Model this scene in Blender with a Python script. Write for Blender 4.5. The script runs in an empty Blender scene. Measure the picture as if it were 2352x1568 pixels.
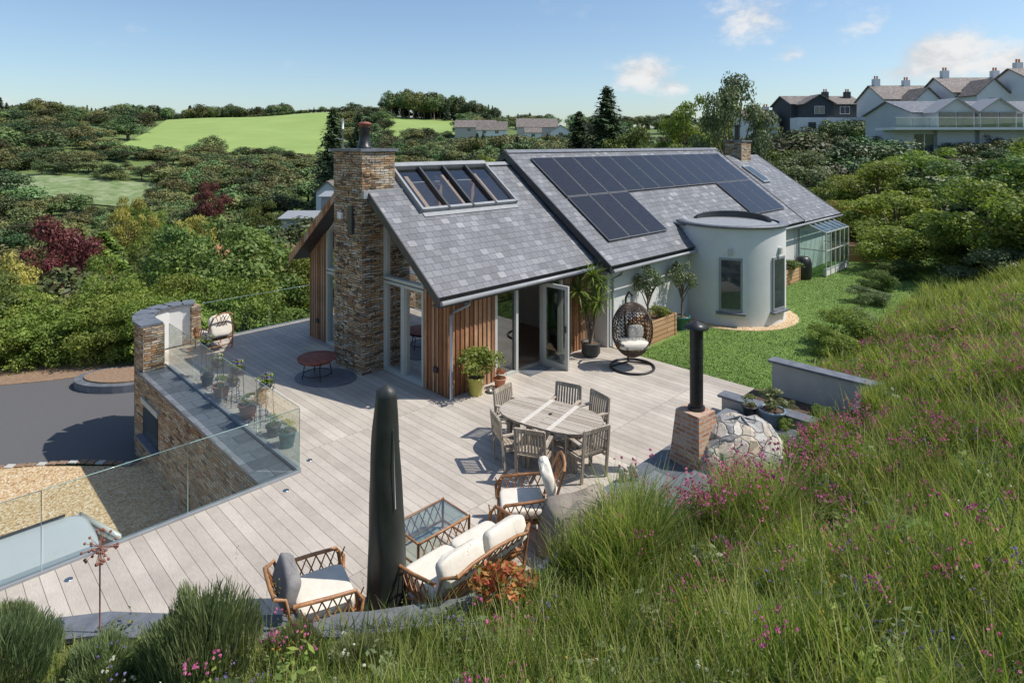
import bpy, math, random, numpy as np
from mathutils import Vector, Matrix
random.seed(7); rng=np.random.default_rng(7)
S=bpy.context.scene; COL=S.collection
R2=math.sqrt(.5); CX,CY=-1.45,14.13
def W(u,v): return (CX+(u-v)*R2, CY+(u+v)*R2)
# ---------------------------------------------------------------- materials
def newmat(name):
    m=bpy.data.materials.new(name); m.use_nodes=True
    nt=m.node_tree; nt.nodes.clear()
    o=nt.nodes.new('ShaderNodeOutputMaterial'); b=nt.nodes.new('ShaderNodeBsdfPrincipled')
    nt.links.new(b.outputs[0],o.inputs[0]); return m,nt,b,o
def nd(nt,t,**k):
    n=nt.nodes.new(t)
    for a,v in k.items(): setattr(n,a,v)
    return n
def ramp(nt,fac,stops,interp='LINEAR'):
    r=nd(nt,'ShaderNodeValToRGB'); r.color_ramp.interpolation=interp
    e=r.color_ramp.elements
    while len(e)>1: e.remove(e[-1])
    e[0].position=stops[0][0]; e[0].color=(*stops[0][1],1)
    for p,c in stops[1:]:
        x=e.new(p); x.color=(*c,1)
    nt.links.new(fac,r.inputs[0]); return r.outputs[0]
def noise(nt,vec,scale,detail=5,rough=.6):
    n=nd(nt,'ShaderNodeTexNoise'); n.inputs['Scale'].default_value=scale; n.inputs['Detail'].default_value=detail
    n.inputs['Roughness'].default_value=rough
    if vec is not None: nt.links.new(vec,n.inputs['Vector'])
    return n
def mixc(nt,fac,a,b,mode='MIX'):
    m=nd(nt,'ShaderNodeMix',data_type='RGBA',blend_type=mode)
    for s,v in ((m.inputs[0],fac),(m.inputs[6],a),(m.inputs[7],b)):
        if isinstance(v,(int,float)): s.default_value=v
        elif isinstance(v,tuple): s.default_value=(*v,1)
        else: nt.links.new(v,s)
    return m.outputs[2]
def bump(nt,b,h,strength,dist=.02):
    n=nd(nt,'ShaderNodeBump'); n.inputs['Strength'].default_value=strength; n.inputs['Distance'].default_value=dist
    nt.links.new(h,n.inputs['Height']); nt.links.new(n.outputs[0],b.inputs['Normal'])
def nmat(name,c1,c2,scale=5,rough=.8,bmp=0,metal=0,c3=None,lo=.3,hi=.7,bs=None,coord='Object',spec=.5,coat=0):
    m,nt,b,o=newmat(name); tc=nd(nt,'ShaderNodeTexCoord')
    n=noise(nt,tc.outputs[coord],scale,7,.65)
    st=[(lo,c1),(hi,c2)] if c3 is None else [(lo,c1),((lo+hi)/2,c3),(hi,c2)]
    nt.links.new(ramp(nt,n.outputs[0],st),b.inputs['Base Color'])
    b.inputs['Roughness'].default_value=rough; b.inputs['Metallic'].default_value=metal
    b.inputs['Specular IOR Level'].default_value=spec; b.inputs['Coat Weight'].default_value=coat
    if bmp:
        n2=noise(nt,tc.outputs[coord],bs or scale*3,6,.7); bump(nt,b,n2.outputs[0],bmp)
    return m
def bmat(name,stops,bw,rh,mortar,mcol,off=.5,rough=.8,bmp=.5,distort=0,ds=4,fine=30,finea=.35,patch=0,bdist=.02,spec=.4,grain=None):
    m,nt,b,o=newmat(name); tc=nd(nt,'ShaderNodeTexCoord'); vec=tc.outputs['UV']
    if distort:
        n=noise(nt,vec,ds,3); s=nd(nt,'ShaderNodeVectorMath',operation='SUBTRACT'); nt.links.new(n.outputs['Color'],s.inputs[0]); s.inputs[1].default_value=(.5,.5,.5)
        k=nd(nt,'ShaderNodeVectorMath',operation='SCALE'); nt.links.new(s.outputs[0],k.inputs[0]); k.inputs['Scale'].default_value=distort
        a=nd(nt,'ShaderNodeVectorMath',operation='ADD'); nt.links.new(vec,a.inputs[0]); nt.links.new(k.outputs[0],a.inputs[1]); vec=a.outputs[0]
    br=nd(nt,'ShaderNodeTexBrick'); nt.links.new(vec,br.inputs['Vector']); br.offset=off
    br.inputs['Color1'].default_value=(0,0,0,1); br.inputs['Color2'].default_value=(1,1,1,1); br.inputs['Mortar'].default_value=(.5,.5,.5,1)
    br.inputs['Scale'].default_value=1; br.inputs['Mortar Size'].default_value=mortar; br.inputs['Brick Width'].default_value=bw; br.inputs['Row Height'].default_value=rh
    br.inputs['Mortar Smooth'].default_value=.1
    c=ramp(nt,br.outputs['Color'],stops)
    nf=nd(nt,'ShaderNodeMapping'); nt.links.new(tc.outputs['UV'],nf.inputs[0])
    if grain: nf.inputs['Scale'].default_value=(grain[0],grain[1],1)
    n=noise(nt,nf.outputs[0],fine,6,.7)
    g=ramp(nt,n.outputs[0],[(.25,(1-finea,)*3),(.75,(1+finea,)*3)])
    c=mixc(nt,1.0,c,g,'MULTIPLY')
    if patch:
        n3=noise(nt,tc.outputs['UV'],.9,4,.6); g3=ramp(nt,n3.outputs[0],[(.35,(1-patch,)*3),(.65,(1+patch*.6,)*3)]); c=mixc(nt,1.0,c,g3,'MULTIPLY')
    c=mixc(nt,br.outputs['Fac'],c,mcol)
    nt.links.new(c,b.inputs['Base Color']); b.inputs['Roughness'].default_value=rough; b.inputs['Specular IOR Level'].default_value=spec
    h=nd(nt,'ShaderNodeMath',operation='MULTIPLY_ADD'); nt.links.new(br.outputs['Fac'],h.inputs[0]); h.inputs[1].default_value=-1.5
    h2=nd(nt,'ShaderNodeMath',operation='ADD'); nt.links.new(n.outputs[0],h2.inputs[0])
    h3=nd(nt,'ShaderNodeSeparateColor'); nt.links.new(br.outputs['Color'],h3.inputs[0]); nt.links.new(h3.outputs[0],h2.inputs[1])
    nt.links.new(h2.outputs[0],h.inputs[2])
    bump(nt,b,h.outputs[0],bmp,bdist); return m
def leafmat(name,stops,trans=.35,hv=.12,rough=.55,clump=3.0,sat=.92):
    m,nt,b,o=newmat(name); g=nd(nt,'ShaderNodeNewGeometry'); oi=nd(nt,'ShaderNodeObjectInfo'); tc=nd(nt,'ShaderNodeTexCoord')
    c=ramp(nt,g.outputs['Random Per Island'],stops)
    n=noise(nt,tc.outputs['Object'],clump,2); gg=ramp(nt,n.outputs[0],[(.3,(.6,.62,.55)),(.7,(1.25,1.22,1.1))]); c=mixc(nt,1.0,c,gg,'MULTIPLY')
    hs=nd(nt,'ShaderNodeHueSaturation'); nt.links.new(c,hs.inputs['Color']); hs.inputs['Saturation'].default_value=sat
    mr=nd(nt,'ShaderNodeMapRange'); nt.links.new(oi.outputs['Random'],mr.inputs[0]); mr.inputs[3].default_value=.5-hv*.3; mr.inputs[4].default_value=.5+hv*.18; nt.links.new(mr.outputs[0],hs.inputs['Hue'])
    ml=nd(nt,'ShaderNodeMath',operation='MULTIPLY'); ml.inputs[1].default_value=7.31; nt.links.new(oi.outputs['Random'],ml.inputs[0])
    fr=nd(nt,'ShaderNodeMath',operation='FRACT'); nt.links.new(ml.outputs[0],fr.inputs[0])
    mr2=nd(nt,'ShaderNodeMapRange'); nt.links.new(fr.outputs[0],mr2.inputs[0]); mr2.inputs[3].default_value=1-hv*2.2; mr2.inputs[4].default_value=1+hv*2.5; nt.links.new(mr2.outputs[0],hs.inputs['Value'])
    nt.links.new(hs.outputs[0],b.inputs['Base Color']); b.inputs['Roughness'].default_value=rough; b.inputs['Specular IOR Level'].default_value=.3
    if trans:
        t=nd(nt,'ShaderNodeBsdfTranslucent'); k=mixc(nt,1.0,hs.outputs[0],(1.3,1.35,.7),'MULTIPLY'); nt.links.new(k,t.inputs[0])
        ms=nd(nt,'ShaderNodeMixShader'); ms.inputs[0].default_value=trans; nt.links.new(b.outputs[0],ms.inputs[1]); nt.links.new(t.outputs[0],ms.inputs[2]); nt.links.new(ms.outputs[0],o.inputs[0])
    return m
def glassmat(name,tint,refl=.12,mx=.9,rough=0.0):
    m,nt,b,o=newmat(name); nt.nodes.remove(b)
    t=nd(nt,'ShaderNodeBsdfTransparent'); t.inputs[0].default_value=(*tint,1)
    g=nd(nt,'ShaderNodeBsdfGlossy'); g.inputs['Roughness'].default_value=rough
    lw=nd(nt,'ShaderNodeLayerWeight'); lw.inputs[0].default_value=.35
    mr=nd(nt,'ShaderNodeMapRange'); nt.links.new(lw.outputs['Fresnel'],mr.inputs[0]); mr.inputs[3].default_value=refl; mr.inputs[4].default_value=mx
    ms=nd(nt,'ShaderNodeMixShader'); nt.links.new(mr.outputs[0],ms.inputs[0]); nt.links.new(t.outputs[0],ms.inputs[1]); nt.links.new(g.outputs[0],ms.inputs[2]); nt.links.new(ms.outputs[0],o.inputs[0]); return m

m_wood=bmat('cedar_cladding',[(0,(.23,.095,.045)),(.35,(.38,.18,.08)),(.7,(.50,.28,.15)),(1,(.40,.30,.22))],.14,6,.007,(.03,.015,.01),rough=.75,bmp=.6,fine=12,finea=.45,grain=(6,.6),patch=.35)
m_deck=bmat('deck_boards',[(0,(.39,.345,.295)),(.5,(.445,.395,.34)),(1,(.495,.445,.385))],.176,3.6,.0035,(.09,.075,.06),off=.37,rough=.7,bmp=.25,fine=10,finea=.2,grain=(9,.7),patch=.14,bdist=.008)
m_slate=bmat('roof_slate',[(0,(.125,.13,.14)),(.5,(.16,.165,.178)),(.85,(.19,.195,.21)),(1,(.28,.28,.29))],.25,.2,.006,(.05,.05,.055),rough=.5,bmp=.6,fine=14,finea=.18,patch=.15,bdist=.012)
m_stone=bmat('slate_stone_wall',[(0,(.12,.09,.065)),(.2,(.38,.22,.11)),(.4,(.47,.34,.20)),(.55,(.28,.25,.21)),(.8,(.54,.42,.28)),(1,(.50,.46,.40))],.27,.062,.007,(.06,.042,.03),off=.43,rough=.85,bmp=.9,distort=.09,ds=5,fine=9,finea=.45,bdist=.04,patch=.2)
m_slab=bmat('slate_paving',[(0,(.10,.112,.13)),(1,(.19,.205,.225))],.6,.4,.006,(.04,.04,.04),rough=.5,bmp=.3,fine=8,finea=.3,bdist=.01)
m_brick=bmat('red_brick',[(0,(.38,.16,.09)),(.5,(.50,.25,.14)),(1,(.54,.37,.25))],.22,.073,.012,(.42,.39,.34),rough=.85,bmp=.6,fine=20,finea=.3)
m_white=nmat('white_render',(.62,.62,.60),(.71,.71,.69),1.2,.85,.12,bs=60)
m_grey=nmat('grey_render',(.42,.40,.36),(.52,.50,.46),2,.85,.15,bs=50)
m_frame=nmat('grey_green_frame',(.44,.45,.41),(.5,.51,.47),3,.45)
m_dark=nmat('dark_metal',(.03,.032,.036),(.05,.052,.056),4,.4,spec=.5)
m_lead=nmat('lead_flashing',(.22,.23,.24),(.32,.33,.34),6,.5,.1)
m_gutter=nmat('gutter_metal',(.24,.25,.26),(.31,.32,.33),4,.4)
m_black=nmat('black_flue_metal',(.012,.012,.013),(.03,.03,.03),8,.4,.05)
m_coping=nmat('slate_coping',(.09,.10,.12),(.18,.19,.21),5,.5,.3)
m_int=nmat('interior_plaster',(.5,.48,.44),(.55,.53,.5),2,.9)
m_floor=nmat('interior_floor',(.22,.15,.10),(.30,.21,.14),3,.4)
m_wglass=glassmat('window_glass',(.50,.57,.55),.16,.85)
m_bglass=glassmat('balustrade_glass',(.84,.92,.90),.04,.45)
m_skyl=glassmat('rooflight_glass',(.88,.92,.93),.2,.8)
m_dglass=nmat('dark_window_glass',(.03,.04,.045),(.06,.08,.085),.8,.04,spec=.9)
m_teak=bmat('weathered_teak',[(0,(.30,.25,.19)),(.5,(.38,.32,.25)),(1,(.48,.42,.34))],.055,9,.003,(.06,.05,.04),rough=.8,bmp=.3,fine=15,finea=.35,grain=(6,.8),bdist=.005)
m_teakh=bmat('weathered_teak_top',[(0,(.30,.25,.20)),(.5,(.38,.33,.27)),(1,(.47,.42,.36))],9,.06,.004,(.08,.065,.05),rough=.8,bmp=.3,fine=15,finea=.35,grain=(.8,6),bdist=.005)
m_rattan=nmat('rattan_cane',(.22,.085,.03),(.42,.22,.10),14,.45,.2,spec=.5)
m_rattan2=nmat('dark_rattan',(.05,.03,.02),(.10,.065,.045),20,.6)
m_cream=nmat('cream_cushion',(.62,.57,.48),(.74,.69,.60),5,.9,.3,bs=12)
m_gcush=nmat('grey_cushion',(.16,.15,.15),(.26,.25,.24),6,.9,.3,bs=12)
m_cover=nmat('taupe_cover',(.22,.18,.155),(.31,.26,.22),3,.8,.4,bs=5)
m_umb=nmat('umbrella_cover_fabric',(.018,.021,.018),(.034,.038,.033),3,.5,.35,bs=4)
m_rust=nmat('rusty_steel',(.16,.05,.035),(.30,.11,.07),9,.8,.2)
m_terra=nmat('terracotta',(.38,.15,.08),(.5,.22,.12),8,.8)
m_yell=nmat('glazed_yellow',(.33,.32,.06),(.45,.42,.10),5,.4)
m_teal=nmat('teal_glaze',(.03,.12,.12),(.06,.2,.19),5,.25)
m_blue=nmat('blue_grey_glaze',(.14,.2,.27),(.22,.3,.36),5,.35)
m_blk=nmat('dark_pot',(.03,.035,.035),(.06,.07,.07),5,.5)
m_soil=nmat('soil',(.05,.03,.02),(.15,.10,.065),9,.95,.6)
m_plank=bmat('planter_planks',[(0,(.42,.23,.11)),(1,(.56,.36,.20))],2.5,.14,.008,(.05,.03,.02),rough=.8,bmp=.4,fine=10,finea=.3,grain=(.6,6))
m_asph=nmat('asphalt',(.085,.083,.085),(.135,.132,.134),60,.9,.5,bs=180)
m_ground=nmat('meadow_ground',(.085,.13,.035),(.16,.215,.06),.05,.95,.3,c3=(.12,.17,.045),bs=2)
m_field=nmat('pasture',(.21,.30,.075),(.27,.36,.10),.05,.95,.2,bs=1)
m_mead=nmat('flower_meadow',(.12,.18,.055),(.32,.35,.20),.35,.95,.2,lo=.4,hi=.72)
m_lawn=nmat('lawn_turf',(.09,.16,.03),(.15,.24,.045),2.5,.95,.6,c3=(.12,.20,.035),bs=60)
m_bank=nmat('bank_soil_and_grass',(.09,.065,.035),(.15,.18,.045),3,.95,.5,c3=(.10,.12,.035),bs=20)
m_verge=nmat('bark_verge',(.17,.10,.065),(.33,.23,.15),12,.95,.6)
def gravelmat():
    m,nt,b,o=newmat('gravel'); tc=nd(nt,'ShaderNodeTexCoord'); v=nd(nt,'ShaderNodeTexVoronoi'); v.inputs['Scale'].default_value=28
    nt.links.new(tc.outputs['Object'],v.inputs['Vector']); s=nd(nt,'ShaderNodeSeparateColor'); nt.links.new(v.outputs['Color'],s.inputs[0])
    nt.links.new(ramp(nt,s.outputs[0],[(0,(.28,.16,.07)),(.4,(.50,.34,.17)),(.8,(.58,.45,.28)),(1,(.68,.6,.46))]),b.inputs['Base Color']); b.inputs['Roughness'].default_value=.9
    bump(nt,b,v.outputs['Distance'],.7,.02); return m
m_gravel=gravelmat()
def rubblemat():
    m,nt,b,o=newmat('crazy_slate_cladding'); tc=nd(nt,'ShaderNodeTexCoord')
    nz=noise(nt,tc.outputs['Object'],5,2); ad=mixc(nt,.12,tc.outputs['Object'],nz.outputs['Color'])
    v=nd(nt,'ShaderNodeTexVoronoi'); v.inputs['Scale'].default_value=5.0; v2=nd(nt,'ShaderNodeTexVoronoi',feature='DISTANCE_TO_EDGE'); v2.inputs['Scale'].default_value=5.0
    nt.links.new(ad,v.inputs['Vector']); nt.links.new(ad,v2.inputs['Vector'])
    s=nd(nt,'ShaderNodeSeparateColor'); nt.links.new(v.outputs['Color'],s.inputs[0])
    c=ramp(nt,s.outputs[0],[(0,(.26,.26,.26)),(.35,(.40,.39,.36)),(.7,(.48,.40,.30)),(1,(.57,.55,.51))])
    n2=noise(nt,tc.outputs['Object'],14,5); c=mixc(nt,1.0,c,ramp(nt,n2.outputs[0],[(.3,(.7,.7,.7)),(.7,(1.2,1.2,1.2))]),'MULTIPLY')
    e=ramp(nt,v2.outputs['Distance'],[(0,(1,1,1)),(.03,(0,0,0))]); c=mixc(nt,e,c,(.34,.32,.28))
    nt.links.new(c,b.inputs['Base Color']); b.inputs['Roughness'].default_value=.7
    bump(nt,b,ramp(nt,v2.outputs['Distance'],[(0,(0,0,0)),(.07,(1,1,1))]),.8,.04); return m
m_rubble=rubblemat()
def pvmat():
    m,nt,b,o=newmat('solar_cells'); tc=nd(nt,'ShaderNodeTexCoord'); br=nd(nt,'ShaderNodeTexBrick'); br.offset=0
    nt.links.new(tc.outputs['UV'],br.inputs['Vector']); br.inputs['Scale'].default_value=1; br.inputs['Brick Width'].default_value=.18; br.inputs['Row Height'].default_value=.1; br.inputs['Mortar Size'].default_value=.0022
    br.inputs['Color1'].default_value=(.014,.014,.018,1); br.inputs['Color2'].default_value=(.018,.018,.022,1); br.inputs['Mortar'].default_value=(.05,.052,.06,1)
    nt.links.new(br.outputs[0],b.inputs['Base Color']); b.inputs['Roughness'].default_value=.2; b.inputs['Specular IOR Level'].default_value=.4; return m
m_pv=pvmat()
m_pvf=nmat('panel_frame',(.13,.13,.135),(.18,.18,.185),3,.4)
m_car=nmat('pale_grey_car_paint',(.42,.44,.43),(.46,.48,.47),1,.3,coat=.5)
m_tyre=nmat('tyre_rubber',(.015,.015,.015),(.03,.03,.03),9,.9)
m_chrome=nmat('alloy',(.5,.5,.5),(.6,.6,.6),3,.25,metal=1)
m_bark=nmat('tree_bark',(.11,.08,.055),(.2,.155,.11),12,.9,.5)
m_edge=nmat('glass_edge_green',(.22,.34,.31),(.3,.42,.39),3,.15)
G=lambda *c:[(i/(len(c)-1),x) for i,x in enumerate(c)]
l_green=leafmat('leaf_green',G((.06,.11,.02),(.11,.17,.03),(.18,.24,.055)),trans=.25)
l_lime=leafmat('leaf_lime',G((.12,.19,.025),(.20,.28,.04),(.30,.36,.07)),hv=.06,trans=.35)
l_dark=leafmat('leaf_dark_conifer',G((.03,.06,.02),(.045,.08,.028),(.07,.11,.04)),trans=0,hv=.08)
l_yell=leafmat('leaf_golden',G((.28,.28,.04),(.38,.36,.06),(.46,.43,.10)),hv=.05,trans=.2)
l_copper=leafmat('leaf_copper',G((.09,.02,.022),(.16,.04,.04),(.22,.06,.05)),hv=.04,trans=.2)
l_olive=leafmat('leaf_olive',G((.10,.14,.06),(.16,.2,.1),(.21,.25,.14)),hv=.06,trans=.2)
l_mix=leafmat('leaf_mixed_woodland',G((.06,.10,.025),(.10,.145,.038),(.155,.195,.06)),hv=.28,trans=0,sat=.88)
l_grass=leafmat('grass_blades',G((.09,.15,.02),(.15,.225,.033),(.22,.30,.045),(.31,.34,.08),(.46,.41,.22)),trans=.42,hv=.1,clump=.7)
l_turf=leafmat('turf_blades',G((.11,.20,.03),(.16,.26,.045),(.21,.30,.06)),trans=0,hv=.08)
l_lav=leafmat('lavender_leaf',G((.11,.155,.07),(.17,.225,.095),(.23,.28,.13)),trans=.3,hv=.12)
l_red=leafmat('leaf_red',G((.40,.04,.02),(.52,.10,.025),(.16,.18,.03),(.55,.17,.04)),hv=.04)
l_pink=leafmat('petal_pink',G((.5,.06,.28),(.62,.12,.38),(.7,.2,.46)),hv=.04,trans=.3)
l_white=leafmat('petal_white',G((.6,.6,.55),(.7,.7,.65)),hv=.02)
l_purple=leafmat('petal_purple',G((.18,.12,.45),(.28,.2,.58)),hv=.02)
l_stem=leafmat('stem_green',G((.07,.13,.02),(.12,.19,.03)),hv=.04)
# ---------------------------------------------------------------- mesh builder
class MB:
    def __init__(s): s.v=[];s.f=[];s.m=[];s.s=[];s.mats=[]
    def mi(s,mat):
        if mat not in s.mats: s.mats.append(mat)
        return s.mats.index(mat)
    def add(s,vs,fs,mat,T=None,sm=False):
        o=len(s.v); i=s.mi(mat)
        s.v.extend([tuple(T@Vector(p)) for p in vs] if T is not None else [tuple(p) for p in vs])
        for f in fs: s.f.append(tuple(a+o for a in f)); s.m.append(i); s.s.append(sm)
    def box(s,a,b,mat,T=None):
        (x0,y0,z0),(x1,y1,z1)=a,b
        x0,x1=min(x0,x1),max(x0,x1);y0,y1=min(y0,y1),max(y0,y1);z0,z1=min(z0,z1),max(z0,z1)
        s.add([(x0,y0,z0),(x1,y0,z0),(x1,y1,z0),(x0,y1,z0),(x0,y0,z1),(x1,y0,z1),(x1,y1,z1),(x0,y1,z1)],
              [(0,3,2,1),(4,5,6,7),(0,1,5,4),(1,2,6,5),(2,3,7,6),(3,0,4,7)],mat,T)
    def cb(s,c,d,mat,T=None): s.box([c[i]-d[i]/2 for i in range(3)],[c[i]+d[i]/2 for i in range(3)],mat,T)
    def plate(s,P,U,V,th,mat):
        P,U,V=Vector(P),Vector(U),Vector(V); n=U.cross(V).normalized()*th
        s.add([P,P+U,P+U+V,P+V,P+n,P+U+n,P+U+V+n,P+V+n],[(0,3,2,1),(4,5,6,7),(0,1,5,4),(1,2,6,5),(2,3,7,6),(3,0,4,7)],mat)
    def lathe(s,c,prof,mat,n=20,T=None,sm=True,cap=True):
        vs=[];k=len(prof)
        for i in range(n):
            a=2*math.pi*i/n
            for r,z in prof: vs.append((c[0]+r*math.cos(a),c[1]+r*math.sin(a),c[2]+z))
        fs=[(i*k+j,((i+1)%n)*k+j,((i+1)%n)*k+j+1,i*k+j+1) for i in range(n) for j in range(k-1)]
        s.add(vs,fs,mat,T,sm)
        if cap:
            s.add([vs[i*k] for i in range(n)],[tuple(range(n))[::-1]],mat,T); s.add([vs[i*k+k-1] for i in range(n)],[tuple(range(n))],mat,T)
    def cyl(s,c,r,h,mat,r2=None,n=16,T=None): s.lathe(c,[(r,0),(r if r2 is None else r2,h)],mat,n,T)
    def tube(s,pts,r,mat,n=7,T=None,closed=False):
        pts=[Vector(p) for p in pts]; k=len(pts); rr=r if isinstance(r,(list,tuple)) else [r]*k
        vs=[];up=Vector((0,0,1))
        for i,p in enumerate(pts):
            if closed: t=(pts[(i+1)%k]-pts[i-1])
            else: t=(pts[min(i+1,k-1)]-pts[max(i-1,0)])
            t.normalize(); a=up if abs(t.dot(up))<.95 else Vector((1,0,0))
            x=t.cross(a).normalized(); y=t.cross(x)
            for j in range(n):
                w=2*math.pi*j/n; vs.append(p+x*rr[i]*math.cos(w)+y*rr[i]*math.sin(w))
        fs=[]
        for i in range(k if closed else k-1):
            for j in range(n):
                fs.append((i*n+j,((i+1)%k)*n+j,((i+1)%k)*n+(j+1)%n,i*n+(j+1)%n))
        if not closed: fs+= [tuple(range(n))[::-1],tuple((k-1)*n+j for j in range(n))]
        s.add(vs,fs,mat,T,True)
    def sup(s,c,d,mat,e=.35,T=None,nu=20,nv=12,lump=0,seed=0):
        f=lambda x:math.copysign(abs(x)**e,x); vs=[];r=random.Random(seed); ph=[r.uniform(0,6) for _ in range(4)]
        for i in range(nv+1):
            a=-math.pi/2+math.pi*i/nv
            for j in range(nu):
                b=2*math.pi*j/nu; l=1+lump*(math.sin(3*b+ph[0])*math.sin(4*a+ph[1])+.6*math.sin(7*b+ph[2])*math.cos(6*a+ph[3]))
                vs.append((c[0]+d[0]/2*f(math.cos(a))*f(math.cos(b))*l,c[1]+d[1]/2*f(math.cos(a))*f(math.sin(b))*l,c[2]+d[2]/2*f(math.sin(a))*l))
        fs=[(i*nu+j,i*nu+(j+1)%nu,(i+1)*nu+(j+1)%nu,(i+1)*nu+j) for i in range(nv) for j in range(nu)]
        s.add(vs,fs,mat,T,True)
    def prism(s,poly,z0,z1,mat,side=None):
        n=len(poly); vs=[(x,y,z0) for x,y in poly]+[(x,y,z1) for x,y in poly]
        s.add(vs,[tuple(range(n))[::-1],tuple(range(n,2*n))],mat)
        s.add(vs,[(i,(i+1)%n,n+(i+1)%n,n+i) for i in range(n)],side or mat)
    def gp(s,pts,u0,u1,mat):
        n=len(pts); vs=[(u0,a,b) for a,b in pts]+[(u1,a,b) for a,b in pts]
        s.add(vs,[tuple(range(n)),tuple(range(n,2*n))[::-1]]+[(i,n+i,n+(i+1)%n,(i+1)%n) for i in range(n)],mat)
    def quads(s,V,mat):
        o=len(s.v); i=s.mi(mat); s.v.extend(map(tuple,V.reshape(-1,3).tolist())); k=len(V)
        for q in range(k): s.f.append((o+4*q,o+4*q+1,o+4*q+2,o+4*q+3))
        s.m.extend([i]*k); s.s.extend([False]*k)
    def mesh(s,name,uv=True):
        me=bpy.data.meshes.new(name); me.from_pydata(s.v,[],s.f)
        for m in s.mats: me.materials.append(m)
        me.polygons.foreach_set('material_index',s.m); me.polygons.foreach_set('use_smooth',s.s)
        if uv:
            L=me.uv_layers.new(name='UVMap'); Z=Vector((0,0,1))
            for p in me.polygons:
                n=p.normal
                if abs(n.z)>.985: t=Vector((1,0,0)); b=Vector((0,1,0))
                else: t=Z.cross(n).normalized(); b=n.cross(t)
                for li in p.loop_indices:
                    co=me.vertices[me.loops[li].vertex_index].co; L.data[li].uv=(co.dot(t),co.dot(b))
        me.update(); return me
    def obj(s,name,parent=None,loc=(0,0,0),rz=0,frame=False,bevel=0,uv=True,col=None):
        ob=bpy.data.objects.new(name,s.mesh(name,uv)); (col or COL).objects.link(ob)
        if frame: loc=(CX,CY,0); rz=45
        ob.location=loc; ob.rotation_euler=(0,0,math.radians(rz))
        if parent: ob.parent=parent
        if bevel:
            b=ob.modifiers.new('bevel','BEVEL'); b.width=bevel; b.segments=2; b.limit_method='ANGLE'
        return ob
def empty(name,loc=(0,0,0),rz=0):
    e=bpy.data.objects.new(name,None); COL.objects.link(e); e.location=loc; e.rotation_euler=(0,0,math.radians(rz)); return e
def inst(ob_or_me,name,loc,rz=0,sc=(1,1,1),mats=None):
    ob=bpy.data.objects.new(name,ob_or_me); COL.objects.link(ob); ob.location=loc; ob.rotation_euler=(0,0,math.radians(rz)); ob.scale=sc
    if mats:
        for i,m in mats.items(): ob.material_slots[i].link='OBJECT'; ob.material_slots[i].material=m
    return ob
# ---------------------------------------------------------------- foliage
def rdir(n):
    d=rng.normal(size=(n,3)); return d/np.linalg.norm(d,axis=1,keepdims=True)
def leafquads(P,Nn,size,asp=.55,droop=0):
    n=len(P); Nn=Nn/np.linalg.norm(Nn,axis=1,keepdims=True); r=rdir(n); r[:,2]-=droop
    t=np.cross(Nn,r); t/=np.linalg.norm(t,axis=1,keepdims=True)+1e-9; b=np.cross(Nn,t)
    L=(size*np.ones(n))[:,None]*rng.uniform(.6,1.3,(n,1)); w=L*asp
    return np.stack([P-t*L,P+b*w,P+t*L,P-b*w],1)
def lobes(centers,radii,n,flat=.85):
    k=rng.choice(len(centers),n,p=np.array(radii)**2/np.sum(np.array(radii)**2)); d=rdir(n); d[:,2]=np.where(d[:,2]<-.5,-d[:,2],d[:,2])
    C=np.array(centers)[k]; rr=np.array(radii)[k][:,None]*rng.uniform(.55,1.2,(n,1))
    return C+d*rr*np.array([1,1,flat]), d+rng.normal(size=(n,3))*.55
def tree_mesh(name,nleaf,leaf,mat,nl=16,rx=.34,rz=.33,cz=.62,lr=(.11,.19),trunk=True,col=0):
    mb=MB(); cs=[];rs=[]
    for i in range(nl):
        d=rdir(1)[0]*rng.uniform(.35,1.0)**.6
        cs.append((d[0]*rx*rng.uniform(.75,1.2),d[1]*rx*rng.uniform(.75,1.2),cz+d[2]*rz*.85)); rs.append(rng.uniform(*lr))
    P,Nn=lobes(cs,rs,nleaf); keep=P[:,2]>.02
    mb.quads(leafquads(P[keep],Nn[keep],leaf),mat)
    if trunk:
        j=lambda k:rng.uniform(-k,k)
        mb.tube([(0,0,-.05),(j(.01),j(.01),.2),(j(.02),j(.02),.42),(j(.03),j(.03),cz)],[.03,.022,.016,.007],m_bark)
        for c in cs[:12]: mb.tube([(0,0,.22+rng.uniform(0,.2)),(c[0]*.5,c[1]*.5,.2+c[2]*.45),c],[.013,.009,.004],m_bark,5)
    return mb.mesh(name,False)
def conifer_mesh(name,n,leaf,mat,rad=.2):
    mb=MB(); z=1-rng.uniform(0,1,n)**.6*.93; lev=np.floor(z*22)/22; ang=rng.uniform(0,2*np.pi,n)
    arm=.68+.32*np.sin(ang*5+lev*40)
    r=rad*(1.03-z)**.7*(rng.uniform(.15,1,n)**.5)*arm; P=np.stack([r*np.cos(ang),r*np.sin(ang),z-r*.25],1)
    Nn=np.stack([np.cos(ang)*.6,np.sin(ang)*.6,np.ones(n)],1)+rng.normal(size=(n,3))*.4
    mb.quads(leafquads(P,Nn,leaf,.4,.5),mat); mb.tube([(0,0,-.03),(0,0,.5),(0,0,.98)],[.022,.013,.003],m_bark); return mb.mesh(name,False)
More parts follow.
